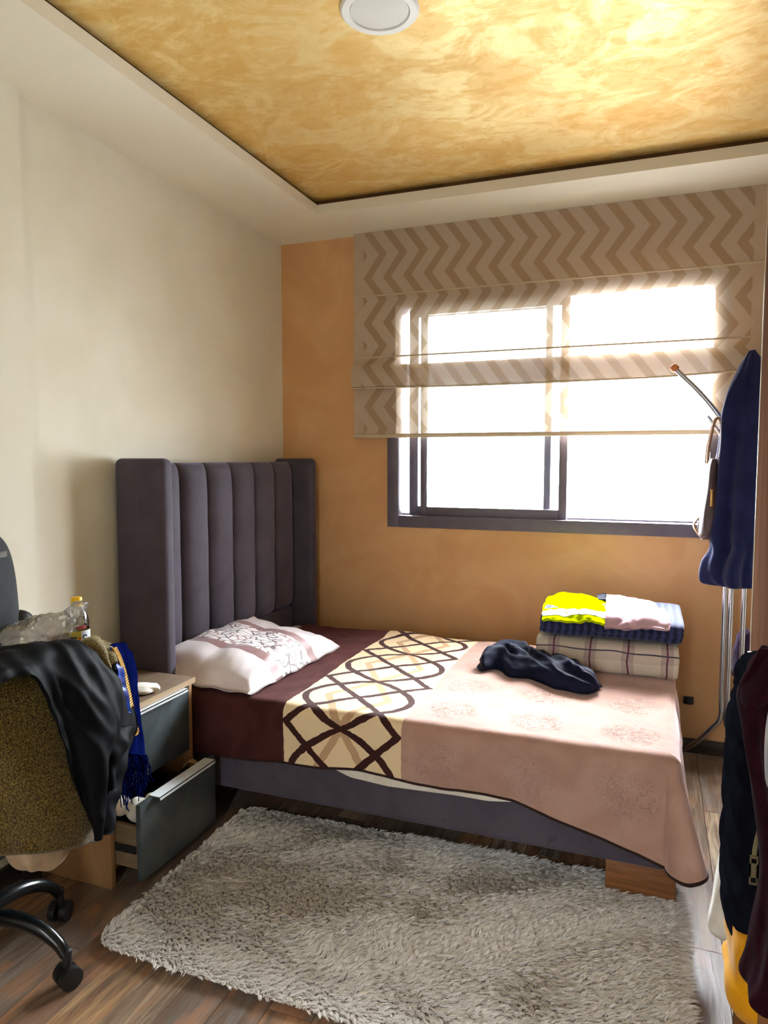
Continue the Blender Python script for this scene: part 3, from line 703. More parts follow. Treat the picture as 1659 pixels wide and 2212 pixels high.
sheet('dark_collar', [[on_line(1290, 1296, -.25), on_line(1309, 1292, -.25)], [on_line(1292, 1306, -.29), on_line(1310, 1306, -.29)]], 8, 8, M_darknavy, ps, None, .012)
dg = thing('crumpled_trousers', (1.55, -.72, .5), 'crumpled dark navy garment thrown on the pink blanket', 'garment')
def navy_lump():
    secs = []
    for px, py, rz, rr in ((1036, 1440, .012, .03), (1050, 1440, .045, .085), (1085, 1432, .060, .12), (1120, 1442, .062, .135), (1160, 1452, .055, .125), (1200, 1468, .058, .115), (1240, 1478, .056, .105), (1275, 1488, .046, .075), (1293, 1492, .012, .03)):
        p = on_z(px, py, .515); secs.append((p[0], p[1], rz, rr))
    C_ = catmull(np.array(secs), 90); V = []; na = 72
    for r in range(90):
        x, y, rz, rr = C_[r]
        for a in np.linspace(0, 2 * math.pi, na, endpoint=False):
            q = (x * 1.0, math.cos(a) * .12, math.sin(a) * .12)
            q2 = (x * .75 + q[1] * .7, q[1] * 1.3, q[2] * 1.3)
            n = 1.10 + .30 * fnoise(q, 9, 3) + .34 * (1 - 2.5 * abs(fnoise(q2, 11, 5))) + .16 * (1 - 2.5 * abs(fnoise(q2, 21, 2))) + .03 * fnoise(q, 40, 1)
            z = math.sin(a) * rz * (n if math.sin(a) > 0 else .6); V.append((x + .02 * fnoise(q, 14, 8), y + math.cos(a) * rr * (1 + .25 * fnoise((x, math.cos(a) * .1, 0), 12, 6)), max(.506, .528 + z)))
    f = grid_faces(90, na, True) + [tuple(range(na))[::-1], tuple(89 * na + a for a in range(na))]
    return link_mesh('garment_folds', V, f, M_darknavy, dg, True)
navy_lump()

# ------------------------------------------------------------------ nightstand
NY0, NY1, NXF, NH_ = -1.845, -1.405, .376, .575
ns = thing('nightstand', (.19, -1.62, 0), 'wooden nightstand with graphite drawers beside the bed, lower drawer open', 'nightstand')
box('top_panel', .02, NXF + .012, NY0 - .004, NY1 + .004, NH_ - .020, NH_, M_ntop, ns, .002)
box('top_edge', NXF + .0121, NXF + .0145, NY0 - .004, NY1 + .004, NH_ - .020, NH_, M_nedge, ns, 0)
for y0 in (NY0, NY1 - .018): box('side_panel', .02, NXF, y0, y0 + .018, 0, NH_ - .0205, M_nside, ns, .001)
box('back_panel', .022, .030, NY0 + .019, NY1 - .019, .03, NH_ - .021, M_nside, ns, 0)
box('bottom_panel', .031, NXF - .02, NY0 + .0185, NY1 - .0185, .045, .060, M_nside, ns, 0)
DY0, DY1 = NY0 + .021, NY1 - .021
ud = box('drawer', NXF - .018, NXF + .001, DY0, DY1, .304, .549, M_drawer, ns, .0015); ud['label'] = 'closed graphite upper drawer front'
boxes('drawer_handle', [(NXF - .004, NXF + .030, DY0 + .05, DY1 - .04, .5495, .5525), (NXF + .028, NXF + .030, DY0 + .05, DY1 - .04, .542, .5525)], M_alu, ud, 0)
DX = .488
ld = box('drawer', DX - .018, DX, NY0 + .010, DY1, .044, .296, M_drawer, ns, .0015); ld['label'] = 'open graphite lower drawer full of socks'
boxes('drawer_handle', [(DX - .020, DX + .026, DY0 + .055, DY1 - .035, .2965, .2995), (DX + .024, DX + .026, DY0 + .055, DY1 - .035, .288, .2995)], M_alu, ld, 0)
boxes('drawer_box', [(.10, DX - .0185, DY0 + .002, DY0 + .014, .075, .215), (.10, DX - .0185, DY1 - .014, DY1 - .002, .075, .215), (.10, DX - .0185, DY0 + .0145, DY1 - .0145, .075, .083), (.10, .112, DY0 + .0145, DY1 - .0145, .0835, .215)], M_inside, ld)
box('runner', .12, DX - .03, DY0 - .003, DY0 + .0015, .125, .150, M_blackplastic, ld, 0)
# clothes in the open drawer
for j, (x, y, z, r, mt_, lab, nm, ct) in enumerate((
        (.426, -1.775, .247, (.042, .034, .034), M_whitecloth, 'rolled white socks at the front of the open drawer', 'rolled_socks', 'socks'),
        (.440, -1.715, .250, (.026, .024, .026), M_tissue, 'small bright white sock ball in the open drawer', 'rolled_socks', 'socks'),
        (.355, -1.775, .250, (.034, .030, .032), M_sheet, 'creamy white rolled socks beside the drawer side', 'rolled_socks', 'socks'),
        (.420, -1.585, .205, (.050, .075, .060), M_darknavy, 'dark navy clothes bunched in the open drawer', 'folded_clothes', 'clothes'),
        (.410, -1.480, .200, (.050, .045, .055), M_black, 'black clothes at the bed end of the open drawer', 'folded_clothes', 'clothes'),
        (.300, -1.580, .185, (.060, .13, .060), M_blackquilt, 'black clothes at the back of the open drawer', 'folded_clothes', 'clothes'))):
    tag(crumple(nm, (x, y, z), r, mt_, None, 2 + j * 1.7, 4), lab, ct)
bag_ = sheet('paper_strap', [[(.392, -1.49, .262), (.392, -1.46, .272)], [(.400, -1.475, .276), (.402, -1.445, .278)], [(.418, -1.45, .262), (.42, -1.43, .26)]], 14, 8, M_nedge, None, None, .003)
tag(bag_, 'tan strap sticking out of the open drawer', 'strap')
# tissue on the nightstand
p0 = on_z(305, 1487, NH_ + .012)
ts = crumple('tissue', (p0[0] + .01, p0[1], NH_ + .012), (.046, .040, .013), M_tissue, None, 4.4, 5, .6, .4, 2.4)
tag(ts, 'crumpled white tissue on top of the nightstand', 'tissue')

# ------------------------------------------------------------------ rug
RX0, RX1, RY0, RY1 = .500, 2.095, -2.085, -1.225
rg = thing('rug', (1.3, -1.65, 0), 'cream shaggy rug on the plank floor before the bed', 'rug')
def rug_edge(x, y):
    """moves a point of the plain rectangle to the laid rug: a little skewed, with rounded corners"""
    u = (x - RX0) / (RX1 - RX0); v = (y - RY1) / (RY0 - RY1)
    return x + .010 * (1 - u) * v, y + .030 * (u - .35) * (1 - v) * 1.2 - .0 * v
bm = bmesh.new(); add_box(bm, RX0 + .025, RX1 - .025, RY0 + .025, RY1 - .025, .001, .012, 0)
bmesh.ops.subdivide_edges(bm, edges=bm.edges, cuts=14, use_grid_fill=True)
for v in bm.verts: v.co.x, v.co.y = rug_edge(v.co.x, v.co.y)
from_bm('rug_backing', bm, M_rugbase, rg)
NS = 230000
sx = rng.uniform(RX0, RX1, NS); sy = RY1 + (RY0 - RY1) * rng.uniform(0, 1, NS)
cr_ = .07; dx_ = np.maximum(0, np.maximum(RX0 + cr_ - sx, sx - RX1 + cr_)); dy_ = np.maximum(0, np.maximum(RY0 + cr_ - sy, sy - RY1 + cr_))
keep = np.hypot(dx_, dy_) < cr_; sx, sy = sx[keep], sy[keep]; NS = len(sx)
# clumping: pull roots to nearby tuft centres
cell = .010; gx_ = np.floor(sx / cell); gy_ = np.floor(sy / cell)
hsh = lambda a, b, s: (np.sin(a * 127.1 + b * 311.7 + s * 74.7) * 43758.5453) % 1.0
tcx = (gx_ + hsh(gx_, gy_, 1)) * cell; tcy = (gy_ + hsh(gx_, gy_, 2)) * cell
big = lambda x, y, f, s: np.sin(x * f + 3 * np.sin(y * f * .7 + s)) * np.cos(y * f * 1.1 + 2 * np.sin(x * f * .6 - s))
dirn = big(sx, sy, 4.0, 1.0) * 1.0 + big(sx, sy, 11.0, 2.3) * .7 + (hsh(gx_, gy_, 3) - .5) * 1.5 - .35
lean = .7 + .7 * hsh(gx_, gy_, 4)
ln = rng.uniform(.018, .028, NS)
ex = np.clip(np.minimum(sx - RX0, RX1 - sx), 0, .05); 
hx = np.cos(dirn) * lean; hy = np.sin(dirn) * lean
hx = hx + (sx - RX0 < .03) * -.5 + (RX1 - sx < .03) * .5; hy = hy + (RY1 - sy < .03) * .4 - (sy - RY0 < .03) * .4
pull = .30
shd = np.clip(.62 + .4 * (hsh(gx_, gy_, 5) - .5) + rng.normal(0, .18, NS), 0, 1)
wx, wy = rug_edge(sx, sy); tcx, tcy = rug_edge(tcx, tcy)
L = ln[:, None]; D = np.stack([hx, hy, np.ones(NS)], 1); D /= np.linalg.norm(D, axis=1)[:, None]
P0 = np.stack([wx, wy, np.full(NS, .011)], 1)
P1 = P0 + D * L * .55 * [.7, .7, 1.1]; P2 = P0 + D * L * 1.05 * [1.35, 1.35, .82]; tip = np.stack([tcx + hx * ln, tcy + hy * ln], 1)
P2[:, :2] = P2[:, :2] * (1 - pull) + tip * pull; P1[:, :2] = P1[:, :2] * (1 - pull * .4) + (tip - np.stack([hx, hy], 1) * L * .5) * pull * .4
a_ = rng.uniform(0, math.pi, NS); Wd = np.stack([np.cos(a_), np.sin(a_), np.zeros(NS)], 1) * .0011
VV = np.stack([P0 - Wd, P0 + Wd, P1 - Wd * 1.1, P1 + Wd * 1.1, P2], 1).reshape(-1, 3)
base = (np.arange(NS) * 5)[:, None]
tri = (base + np.array([[0, 1, 3, 0, 3, 2, 2, 3, 4]])).reshape(-1)
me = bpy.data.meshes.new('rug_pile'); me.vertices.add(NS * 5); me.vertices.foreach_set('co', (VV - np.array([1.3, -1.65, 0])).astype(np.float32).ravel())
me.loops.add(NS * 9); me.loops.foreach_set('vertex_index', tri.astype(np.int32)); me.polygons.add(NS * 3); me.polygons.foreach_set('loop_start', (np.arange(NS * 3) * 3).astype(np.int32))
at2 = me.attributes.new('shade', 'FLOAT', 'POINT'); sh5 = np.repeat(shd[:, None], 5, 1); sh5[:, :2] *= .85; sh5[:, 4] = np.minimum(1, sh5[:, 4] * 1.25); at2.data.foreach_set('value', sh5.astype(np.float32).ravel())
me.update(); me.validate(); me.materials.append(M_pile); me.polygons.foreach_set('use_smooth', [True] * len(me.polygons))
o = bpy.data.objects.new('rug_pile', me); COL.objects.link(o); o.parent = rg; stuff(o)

# ------------------------------------------------------------------ desk, office chair and what hangs on it
dk = thing('desk', (.27, -2.7, 0), 'light oak desk along the cream wall behind the office chair', 'desk')
DKX, DKY, DKZ = .50, -1.866, .790
box('desk_top', .052, DKX, -3.3, DKY, DKZ - .025, DKZ, M_deskw, dk, .003)
for y in (-1.895, -3.26):
    box('desk_leg_panel', .055, .12, y - .012, y + .012, 0, DKZ - .0255, M_base, dk, .002)
CH = np.array([.31, -2.28])
oc = thing('office_chair', (CH[0], CH[1], 0), 'black swivel office chair on curved castor legs by the desk', 'office chair')
a1 = math.atan2(-2.219 - CH[1], .569 - CH[0]); 
for j in range(5):
    a = a1 + j * 2 * math.pi / 5 + (.0 if j != 1 else -.02); dx, dy = math.cos(a), math.sin(a)
    pts = [(CH[0] + dx * r, CH[1] + dy * r, z) for r, z in ((.02, .165), (.07, .172), (.13, .170), (.19, .150), (.235, .118), (.258, .085))]
    lg = tube('base_leg', pts, np.interp(np.linspace(0, 1, 30), [0, .3, .7, 1], [.022, .022, .018, .014]), M_blackmetal, oc, 16, 30)
    wx, wy = CH[0] + dx * .262, CH[1] + dy * .262; px_, py_ = -dy, dx
    lathe('castor_stem', [(.010, .05), (.012, .07), (.012, .10), (.006, .104)], (wx, wy, 0), M_blackplastic, lg, 16)
    for s_ in (-1, 1):
        q = j * 1.3 + .5 if j not in (0, 1) else (-.35 if j == 0 else .3)
        ax = np.array([math.cos(q), math.sin(q), 0]); c0 = np.array([wx, wy, .030]) + ax * .017 * s_
        path = [c0 - ax * .013, c0 - ax * .010, c0, c0 + ax * .010, c0 + ax * .013]
        tube('castor_wheel', path, [.020, .029, .030, .029, .020], M_blackplastic, lg, 28)
lathe('gas_lift', [(.040, .14), (.040, .20), (.028, .21), (.028, .40)], (CH[0], CH[1], 0), M_blackmetal, oc, 24)
box('seat', CH[0] - .23, CH[0] + .22, CH[1] - .235, CH[1] + .235, .41, .48, M_grey, oc, .03, 4)
tube('back_support', [(CH[0] + .15, CH[1], .40), (CH[0] + .255, CH[1], .42), (CH[0] + .275, CH[1], .55), (CH[0] + .27, CH[1], .65)], .018, M_blackmetal, oc, 12, 20)
box('backrest', CH[0] + .225, CH[0] + .275, CH[1] - .215, CH[1] + .205, .50, .845, M_grey, oc, .022, 4)

BX, BY = CH[0] + .255, CH[1] + .02
cd = thing('boucle_cardigan', (BX, BY, .36), 'mustard boucle cardigan hung over the office chair back', 'cardigan')
def cf(r, a, p): return .008 * math.sin(a * 5 + r * 2) * (.3 + r) + .007 * fnoise((math.cos(a), math.sin(a), r * 2), 2.2, 2) + .003 * fnoise((math.cos(a) * 3, math.sin(a) * 3, r * 9), 2, 7)
def cwarp(x, y, z): return x, y, z + .42 * max(0, (BY + .10) - y) * max(0, (.80 - z) / .42) - .02 * max(0, (.80 - z) / .42)
loft('cardigan_body', [(BX, BY, .892, .01, .12, 0), (BX, BY, .886, .035, .17, 0), (BX, BY, .865, .055, .205, 0), (BX, BY, .82, .066, .222, 0), (BX + .004, BY - .004, .72, .072, .228, 0), (BX + .010, BY - .008, .60, .078, .228, 0), (BX + .014, BY - .016, .50, .078, .214, 0), (BX + .012, BY - .030, .43, .072, .190, 0), (BX + .008, BY - .038, .395, .066, .165, 0), (BX + .008, BY - .038, .390, .02, .11, 0)], M_boucle, cd, 70, 96, cf, 3.0, cwarp)
loft('lining', [(BX + .015, BY - .05, .44, .045, .10, 0), (BX + .025, BY - .06, .385, .045, .085, 0), (BX + .030, BY - .07, .355, .04, .065, 0), (BX + .030, BY - .075, .335, .025, .04, 0), (BX + .03, BY - .078, .332, .005, .01, 0)], M_lining, cd, 24, 60, lambda r, a, p: .010 * math.sin(a * 6) * r, 2.2, cwarp)
def px_rows(rows): return [[on_x(px, py, X) for (px, py, X) in row] for row in rows]
bg_ = thing('black_garment', (BX + .05, BY, .42), 'black satin garment slung over the mustard cardigan', 'garment')
rows = [[(-60, 1505, .665), (-60, 1470, .66), (-60, 1440, .62), (-60, 1425, .55)],
        [(40, 1460, .665), (50, 1435, .655), (58, 1410, .62), (60, 1396, .56)],
        [(85, 1485, .668), (110, 1445, .66), (145, 1405, .63), (165, 1386, .57)],
        [(112, 1540, .672), (150, 1490, .675), (200, 1440, .65), (235, 1420, .60)],
        [(135, 1600, .676), (180, 1560, .69), (240, 1510, .675), (280, 1500, .62)],
        [(152, 1660, .680), (190, 1630, .70), (245, 1590, .685), (288, 1570, .63)],
        [(170, 1715, .680), (198, 1695, .70), (235, 1670, .685), (264, 1640, .645)],
        [(190, 1765, .680), (205, 1750, .692), (230, 1735, .682), (246, 1715, .655)],
        [(211, 1806, .680), (214, 1807, .684), (220, 1806, .682), (226, 1800, .675)]]
def bf(r, c, p): return .012 * math.sin(c * 9 + r * 5 + 2 * fnoise(p, 4, 1)) * min(1, r * 3) + .009 * (1 - 2.2 * abs(fnoise((p[0], p[1] * 1.4 + p[2] * .6, p[2] * .5), 12, 3))) + .004 * fnoise(p, 28, 6)
sheet('garment_drape', px_rows(rows), 90, 60, M_black, bg_, bf, .008)
rows = [[(205, 1545, .655), (235, 1560, .665), (262, 1570, .650), (285, 1565, .63)], [(215, 1600, .665), (238, 1600, .672), (262, 1600, .655), (285, 1588, .632)], [(222, 1650, .67), (238, 1650, .675), (255, 1640, .66), (266, 1620, .64)], [(226, 1700, .67), (235, 1705, .672), (244, 1690, .665), (250, 1670, .645)]]
sheet('garment_sleeve', px_rows(rows), 40, 30, M_black, bg_, bf, .008)
sc = thing('blue_scarf', (.56, -2.05, .45), 'royal blue scarf with gold braid and long fringe hung on the office chair', 'scarf')
rows = [[(238, 1392, .60), (255, 1388, .585), (270, 1392, .57), (280, 1410, .555)],
        [(250, 1430, .61), (268, 1425, .595), (282, 1425, .575), (289, 1440, .555)],
        [(262, 1480, .615), (278, 1478, .60), (288, 1480, .58), (294, 1490, .56)],
        [(268, 1540, .615), (282, 1540, .60), (294, 1545, .58), (300, 1552, .56)],
        [(262, 1600, .615), (280, 1602, .60), (298, 1604, .58), (308, 1606, .56)],
        [(258, 1625, .61), (280, 1628, .60), (300, 1630, .58), (313, 1632, .56)]]
SR = px_rows(rows)
sheet('scarf_cloth', SR, 60, 30, M_blue, sc, lambda r, c, p: .004 * math.sin(c * 14 + r * 2) + .003 * fnoise(p, 20, 2), .006)
br_px = [(247, 1398), (258, 1420), (268, 1450), (277, 1490), (285, 1530), (291, 1560), (296, 1582)]
sheet('gold_braid', [[on_x(px - 4, py + 2, .628), on_x(px + 4, py - 1, .624)] for px, py in br_px], 60, 6, M_braid, sc, None, .004)
sheet('gold_braid', [[on_x(px, py - 4, .632), on_x(px + 2, py + 5, .632)] for px, py in ((297, 1580), (288, 1585), (278, 1590))], 14, 6, M_braid, sc, None, .004)
sheet('blue_satin_panel', px_rows([[(236, 1398, .618), (248, 1402, .622)], [(250, 1440, .628), (264, 1440, .626)], [(258, 1490, .632), (274, 1490, .630)], [(262, 1540, .634), (282, 1540, .632)]]), 40, 16, M_shinyblue, sc, lambda r, c, p: .004 * fnoise(p, 45, 4), .004)
fr_l = []
for j in range(150):
    f_ = random.random(); p0 = on_x(256 + 60 * f_, 1622 + 8 * f_, .61 - .05 * f_); n_ = random.uniform(.06, .19) * (1 - .45 * f_)
    k1 = random.uniform(-.014, .014); k2 = random.uniform(-.012, .012)
    fr_l.append((catmull([p0, p0 + [k2, k1, -n_ * .35], p0 + [k2 * 1.5, k1 * .4 + random.uniform(-.01, .01), -n_ * .7], p0 + [k2 * 2, k1 + random.uniform(-.008, .008), -n_]], 8), .0014))
stuff(tubes('fringe', fr_l, M_blue, sc, 5))
lc_ = sheet('lace_collar', px_rows([[(150, 1395, .58), (165, 1384, .575), (205, 1377, .57), (228, 1380, .565)], [(175, 1400, .60), (195, 1392, .60), (222, 1388, .595), (238, 1395, .585)], [(205, 1420, .625), (222, 1410, .625), (236, 1402, .62), (246, 1415, .605)], [(232, 1450, .645), (240, 1440, .645), (246, 1432, .64), (252, 1440, .625)]]), 40, 40, M_lace, None, lambda r, c, p: .006 * math.sin(c * 12 + r * 6) + .006 * fnoise(p, 24, 2), .005)
tag(lc_, 'cream lace collar poking out between black garment and blue scarf', 'garment')

# bottle on the desk
bp = on_z(165, 1290, DKZ + .208); bx, by = bp[0], bp[1]
bt = thing('drink_bottle', (bx, by, DKZ), 'clear plastic bottle with yellow cap and label on the desk', 'bottle')
lathe('bottle_body', [(.0, .003), (.022, .0), (.030, .004), (.0325, .02), (.0325, .060), (.031, .064), (.0325, .068), (.0325, .118), (.031, .122), (.0325, .128), (.031, .142), (.026, .160), (.018, .176), (.0135, .186), (.0125, .192)], (bx, by, DKZ + .001), M_bottle, bt, 36)
lathe('cap', [(.0, .209), (.013, .2085), (.0148, .206), (.0148, .190), (.0142, .188)], (bx, by, DKZ + .0), M_cap, bt, 32)
lathe('neck_ring', [(.0135, .182), (.0158, .183), (.0158, .1855), (.0135, .1865)], (bx, by, DKZ), M_cap, bt, 32)
def label_patch(name, a0, a1, z0, z1, mat, parent, r=.0331, n=14):
    V = []; 
    for rr in (r, r + .0004):
        for z in (z0, z1):
            for a in np.linspace(a0, a1, n): V.append((bx + rr * math.cos(a), by + rr * math.sin(a), DKZ + z))
    f = [(i, i + 1, n + i + 1, n + i) for i in range(n - 1)] + [(2 * n + i, 3 * n + i, 3 * n + i + 1, 2 * n + i + 1) for i in range(n - 1)]
    f += [(i, 2 * n + i, 2 * n + i + 1, i + 1) for i in range(n - 1)] + [(n + i, n + i + 1, 3 * n + i + 1, 3 * n + i) for i in range(n - 1)] + [(0, n, 3 * n, 2 * n), (n - 1, 3 * n - 1, 4 * n - 1, 2 * n - 1)]
    return link_mesh(name, V, f, mat, parent, True, None, 40)
view = math.atan2(CAM[1] - by, CAM[0] - bx)
lb = label_patch('label', view - math.pi, view + math.pi - .01, .070, .116, M_label, bt, n=48)
label_patch('label_panel', view + .28, view + 1.35, .0705, .1155, M_labelwhite, lb, .0336)
label_patch('label_stripe', view + .05, view + .28, .0705, .100, M_orange, lb, .0336)
label_patch('label_bar', view - .85, view - .05, .096, .1005, M_ink, lb, .0336)
label_patch('red_mark', view - .1, view + .75, .122, .131, M_red, bt, .0334)
# the letter S on the pale panel, as a raised stroke
sc_ = []
for t in np.linspace(0, 1, 22):
    u_ = .5 + .36 * math.cos(math.pi * (.25 + 1.25 * t * 2)) if t < .5 else .5 - .36 * math.cos(math.pi * (.0 + 1.25 * (t - .5) * 2 + .5) - math.pi / 2 + math.pi / 2)
    sc_.append((u_, t))
S_pts = [(.80, .78), (.62, .92), (.38, .92), (.22, .76), (.34, .60), (.55, .50), (.74, .40), (.80, .24), (.62, .08), (.36, .08), (.18, .22)]
tube('letter', [(bx + .0342 * math.cos(view + .36 + .52 * u_), by + .0342 * math.sin(view + .36 + .52 * u_), DKZ + .078 + .028 * v_) for u_, v_ in S_pts], .0014, M_ink, lb, 6, 40)

# plastic bag on the desk
def on_desk(px, py): return on_z(px, py, DKZ + .004)
pb = sheet('plastic_bag', [[on_desk(-45, 1472), on_desk(15, 1470), on_desk(70, 1468), on_desk(120, 1462), on_desk(150, 1455)],
                           [at(-45, 1425, 1.88), at(15, 1412, 1.89), at(70, 1400, 1.90), at(115, 1402, 1.92), at(148, 1405, 1.94)],
                           [at(-45, 1388, 1.88), at(20, 1366, 1.89), at(75, 1350, 1.90), at(125, 1350, 1.91), at(160, 1350, 1.92)],
                           [at(-40, 1366, 1.95), at(35, 1342, 1.94), at(95, 1323, 1.93), at(150, 1312, 1.93), at(188, 1303, 1.93)],
                           [at(-30, 1372, 2.03), at(40, 1348, 2.0), at(100, 1332, 1.98), at(150, 1322, 1.965), at(189, 1313, 1.955)],
                           [at(-20, 1405, 2.08), at(40, 1385, 2.06), at(100, 1375, 2.04), at(140, 1372, 2.02), at(166, 1362, 2.0)],
                           [on_desk(-10, 1440), on_desk(40, 1436), on_desk(90, 1434), on_desk(125, 1432), on_desk(150, 1432)]], 70, 70, M_bag, None,
           lambda r, c, p: (.012 * (1 - 2.2 * abs(fnoise(p, 14, 2))) + .010 * fnoise(p, 9, 5) + .005 * (1 - 2 * abs(fnoise(p, 34, 1)))) * min(1, 6 * r, 6 * (1 - r)), .001)
tag(pb, 'crinkled clear plastic bag lying on the desk before the bottle', 'plastic bag')
# dark backpack standing at the wall end of the desk
bpk = thing('backpack', (.25, -2.30, DKZ), 'dark grey rounded backpack with pale tag standing on the desk', 'backpack')
c0 = on_z(-25, 1430, DKZ); cx_, cy_ = at(-48, 1300, 1.92)[:2]
loft('backpack_body', [(cx_, cy_, DKZ + .002, .05, .09, .35), (cx_, cy_, DKZ + .02, .075, .118, .35), (cx_, cy_, DKZ + .12, .080, .124, .35), (cx_, cy_, DKZ + .26, .076, .117, .35), (cx_, cy_, DKZ + .34, .066, .102, .35), (cx_, cy_, DKZ + .385, .048, .075, .35), (cx_, cy_, DKZ + .402, .02, .04, .35), (cx_, cy_, DKZ + .405, .002, .004, .35)], M_grey, bpk, 50, 64, None, 2.6)
q0 = at(0, 1192, 1.80); 
sheet('tag_patch', [[at(-22, 1196, 1.795), at(-5, 1194, 1.79), at(15, 1190, 1.806)], [at(-22, 1206, 1.795), at(-5, 1205, 1.79), at(15, 1202, 1.806)]], 6, 10, M_tag, bpk, None, .004)
hs = crumple('black_pouch', at(44, 1340, 2.02), (.03, .032, .03), M_blackplastic, None, 3.3, 4)
tag(hs, 'small black pouch beside the backpack on the desk', 'pouch')

# ------------------------------------------------------------------ coat rack by the window
RKX, RKY = 2.300, -.330
rk = thing('coat_rack', (RKX, RKY, 0), 'three-tube steel coat stand with wooden-tipped arms by the window', 'coat rack')
for j, (oa, fa, aa) in enumerate(((2.35, 2.30, 3.05), (4.4, 5.75, 5.3), (.2, .25, .75))):
    ox, oy = RKX + .042 * math.cos(oa), RKY + .042 * math.sin(oa)
    fx, fy = math.cos(fa), math.sin(fa); ax_, ay_ = math.cos(aa), math.sin(aa)
    reach = .225 if j == 0 else .16
    pts = [(ox + fx * .245, oy + fy * .245 if j else -.075, .014), (ox + fx * .15, oy + fy * .15, .105), (ox + fx * .05, oy + fy * .05, .215), (ox, oy, .285), (ox, oy, .40), (ox, oy, .8), (ox, oy, 1.2), (ox, oy, 1.46), (ox + ax_ * .03, oy + ay_ * .03, 1.54), (ox + ax_ * reach * .5, oy + ay_ * reach * .5, 1.655), (ox + ax_ * reach, oy + ay_ * reach, 1.775)]
    tb = tube('tube', pts, .0105, M_chrome, rk, 14, 110)
    e0 = np.array(pts[-1]); d_ = e0 - np.array(pts[-2]); d_ /= np.linalg.norm(d_)
    tube('wooden_tip', [e0 - d_ * .014, e0 - d_ * .010, e0, e0 + d_ * .012, e0 + d_ * .018], [.010, .016, .0185, .016, .006], M_peach, tb, 18)
    tube('rubber_foot', [np.array(pts[0]) + [0, 0, -.012], np.array(pts[0]), np.array(pts[0]) + [0, 0, .006]], [.013, .0145, .012], M_rubber, tb, 14)
lathe('collar', [(.058, .0), (.062, .004), (.062, .020), (.058, .024), (.03, .024)], (RKX, RKY, 1.25), M_chrome, rk, 32)
tube('peg', [(RKX - .04, RKY - .02, 1.44), (RKX - .08, RKY - .04, 1.50), (RKX - .125, RKY - .045, 1.565)], .006, M_chrome, rk, 10, 16)
ct = thing('navy_coat', (2.32, -.42, .88), 'long dark navy coat hung on the coat rack by the window', 'coat')
cs = []
for py, xl, xr, dp in ((757, 1620, 1632, .02), (775, 1607, 1645, .05), (800, 1594, 1655, .075), (840, 1574, 1662, .10), (890, 1563, 1664, .115), (950, 1560, 1662, .12), (1030, 1547, 1660, .12), (1100, 1541, 1656, .12), (1150, 1534, 1654, .115), (1185, 1537, 1650, .11), (1215, 1524, 1648, .115), (1245, 1521, 1646, .112), (1262, 1532, 1640, .10), (1268, 1560, 1620, .05)):
    a_, b_ = on_y(xl, py, -.43), on_y(xr, py, -.43); cs.append(((a_[0] + b_[0]) / 2, -.43, (a_[2] + b_[2]) / 2, (b_[0] - a_[0]) / 2, dp * .8, 0))
loft('coat_body', cs, M_navy, ct, 110, 110, lambda r, a, p: (.018 * math.sin(a * 5 + r * 4) + .009 * math.sin(a * 9 - r * 3)) * min(1, r * 4) * min(1, (1 - r) * 12) + .012 * fnoise((math.cos(a), math.sin(a), r * 3), 2.2, 4), 2.2)
hb = thing('handbag', (2.18, -.36, 1.05), 'taupe handbag with tan handles hung on the coat rack', 'handbag')
b0, b1 = on_y(1513, 1080, -.37), on_y(1549, 1080, -.37); hx_ = (b0[0] + b1[0]) / 2; hw = (b1[0] - b0[0]) / 2
loft('bag_body', [(hx_ - .012, -.37, 1.062, .004, .02, 0), (hx_ - .010, -.37, 1.068, hw * .7, .10, 0), (hx_ - .006, -.37, 1.10, hw * 1.05, .125, 0), (hx_, -.37, 1.22, hw * .98, .125, 0), (hx_ + .004, -.37, 1.34, hw * .72, .118, 0), (hx_ + .006, -.37, 1.385, hw * .45, .112, 0), (hx_ + .006, -.37, 1.39, .004, .1, 0)], M_taupe, hb, 50, 60, lambda r, a, p: .005 * fnoise((math.cos(a), math.sin(a), r * 4), 2, 3), 3.0)
for dy in (-.05, .05):
    tube('bag_handle', [(hx_ - .012, -.37 + dy, 1.37), (hx_ - .008, -.37 + dy * .9, 1.44), (hx_ + .008, -.37 + dy * .5, 1.53), (hx_ + .022, -.37 + dy * .3, 1.555), (hx_ + .036, -.37 + dy * .5, 1.53), (hx_ + .036, -.37 + dy * .9, 1.44), (hx_ + .026, -.37 + dy, 1.37)], .006, M_tan, hb, 10, 50)
box('bag_badge', hx_ - .004, hx_ + .008, -.37 - .1265, -.37 - .122, 1.20, 1.27, M_gold2, hb, .002)
bd = sheet('backlit_edge', [[(hx_ - .035, -.40, 1.15), (hx_ - .034, -.37, 1.15), (hx_ - .035, -.34, 1.15)], [(hx_ - .052, -.405, 1.115), (hx_ - .055, -.37, 1.11), (hx_ - .052, -.335, 1.115)], [(hx_ - .02, -.40, 1.062), (hx_ - .02, -.37, 1.055), (hx_ - .02, -.34, 1.062)]], 16, 12, M_tan, hb, None, .006)  # pale tan piece standing in for the bag's backlit lower edge
po2 = tag(crumple('plum_bag', (2.365, -.20, .52), (.045, .05, .13), M_plum, None, 6.1, 4), 'plum cloth bag hanging behind the coat stand tubes', 'bag')
so_ = thing('wall_socket', (2.16, -.01, .25), 'small dark plug socket low on the ochre wall behind the bed foot', 'socket')
box('socket_plate', 2.135, 2.180, -.010, 0, .232, .268, M_blackplastic, so_, .003); box('plug', 2.145, 2.172, -.034, -.0105, .237, .262, M_blackplastic, so_, .006)

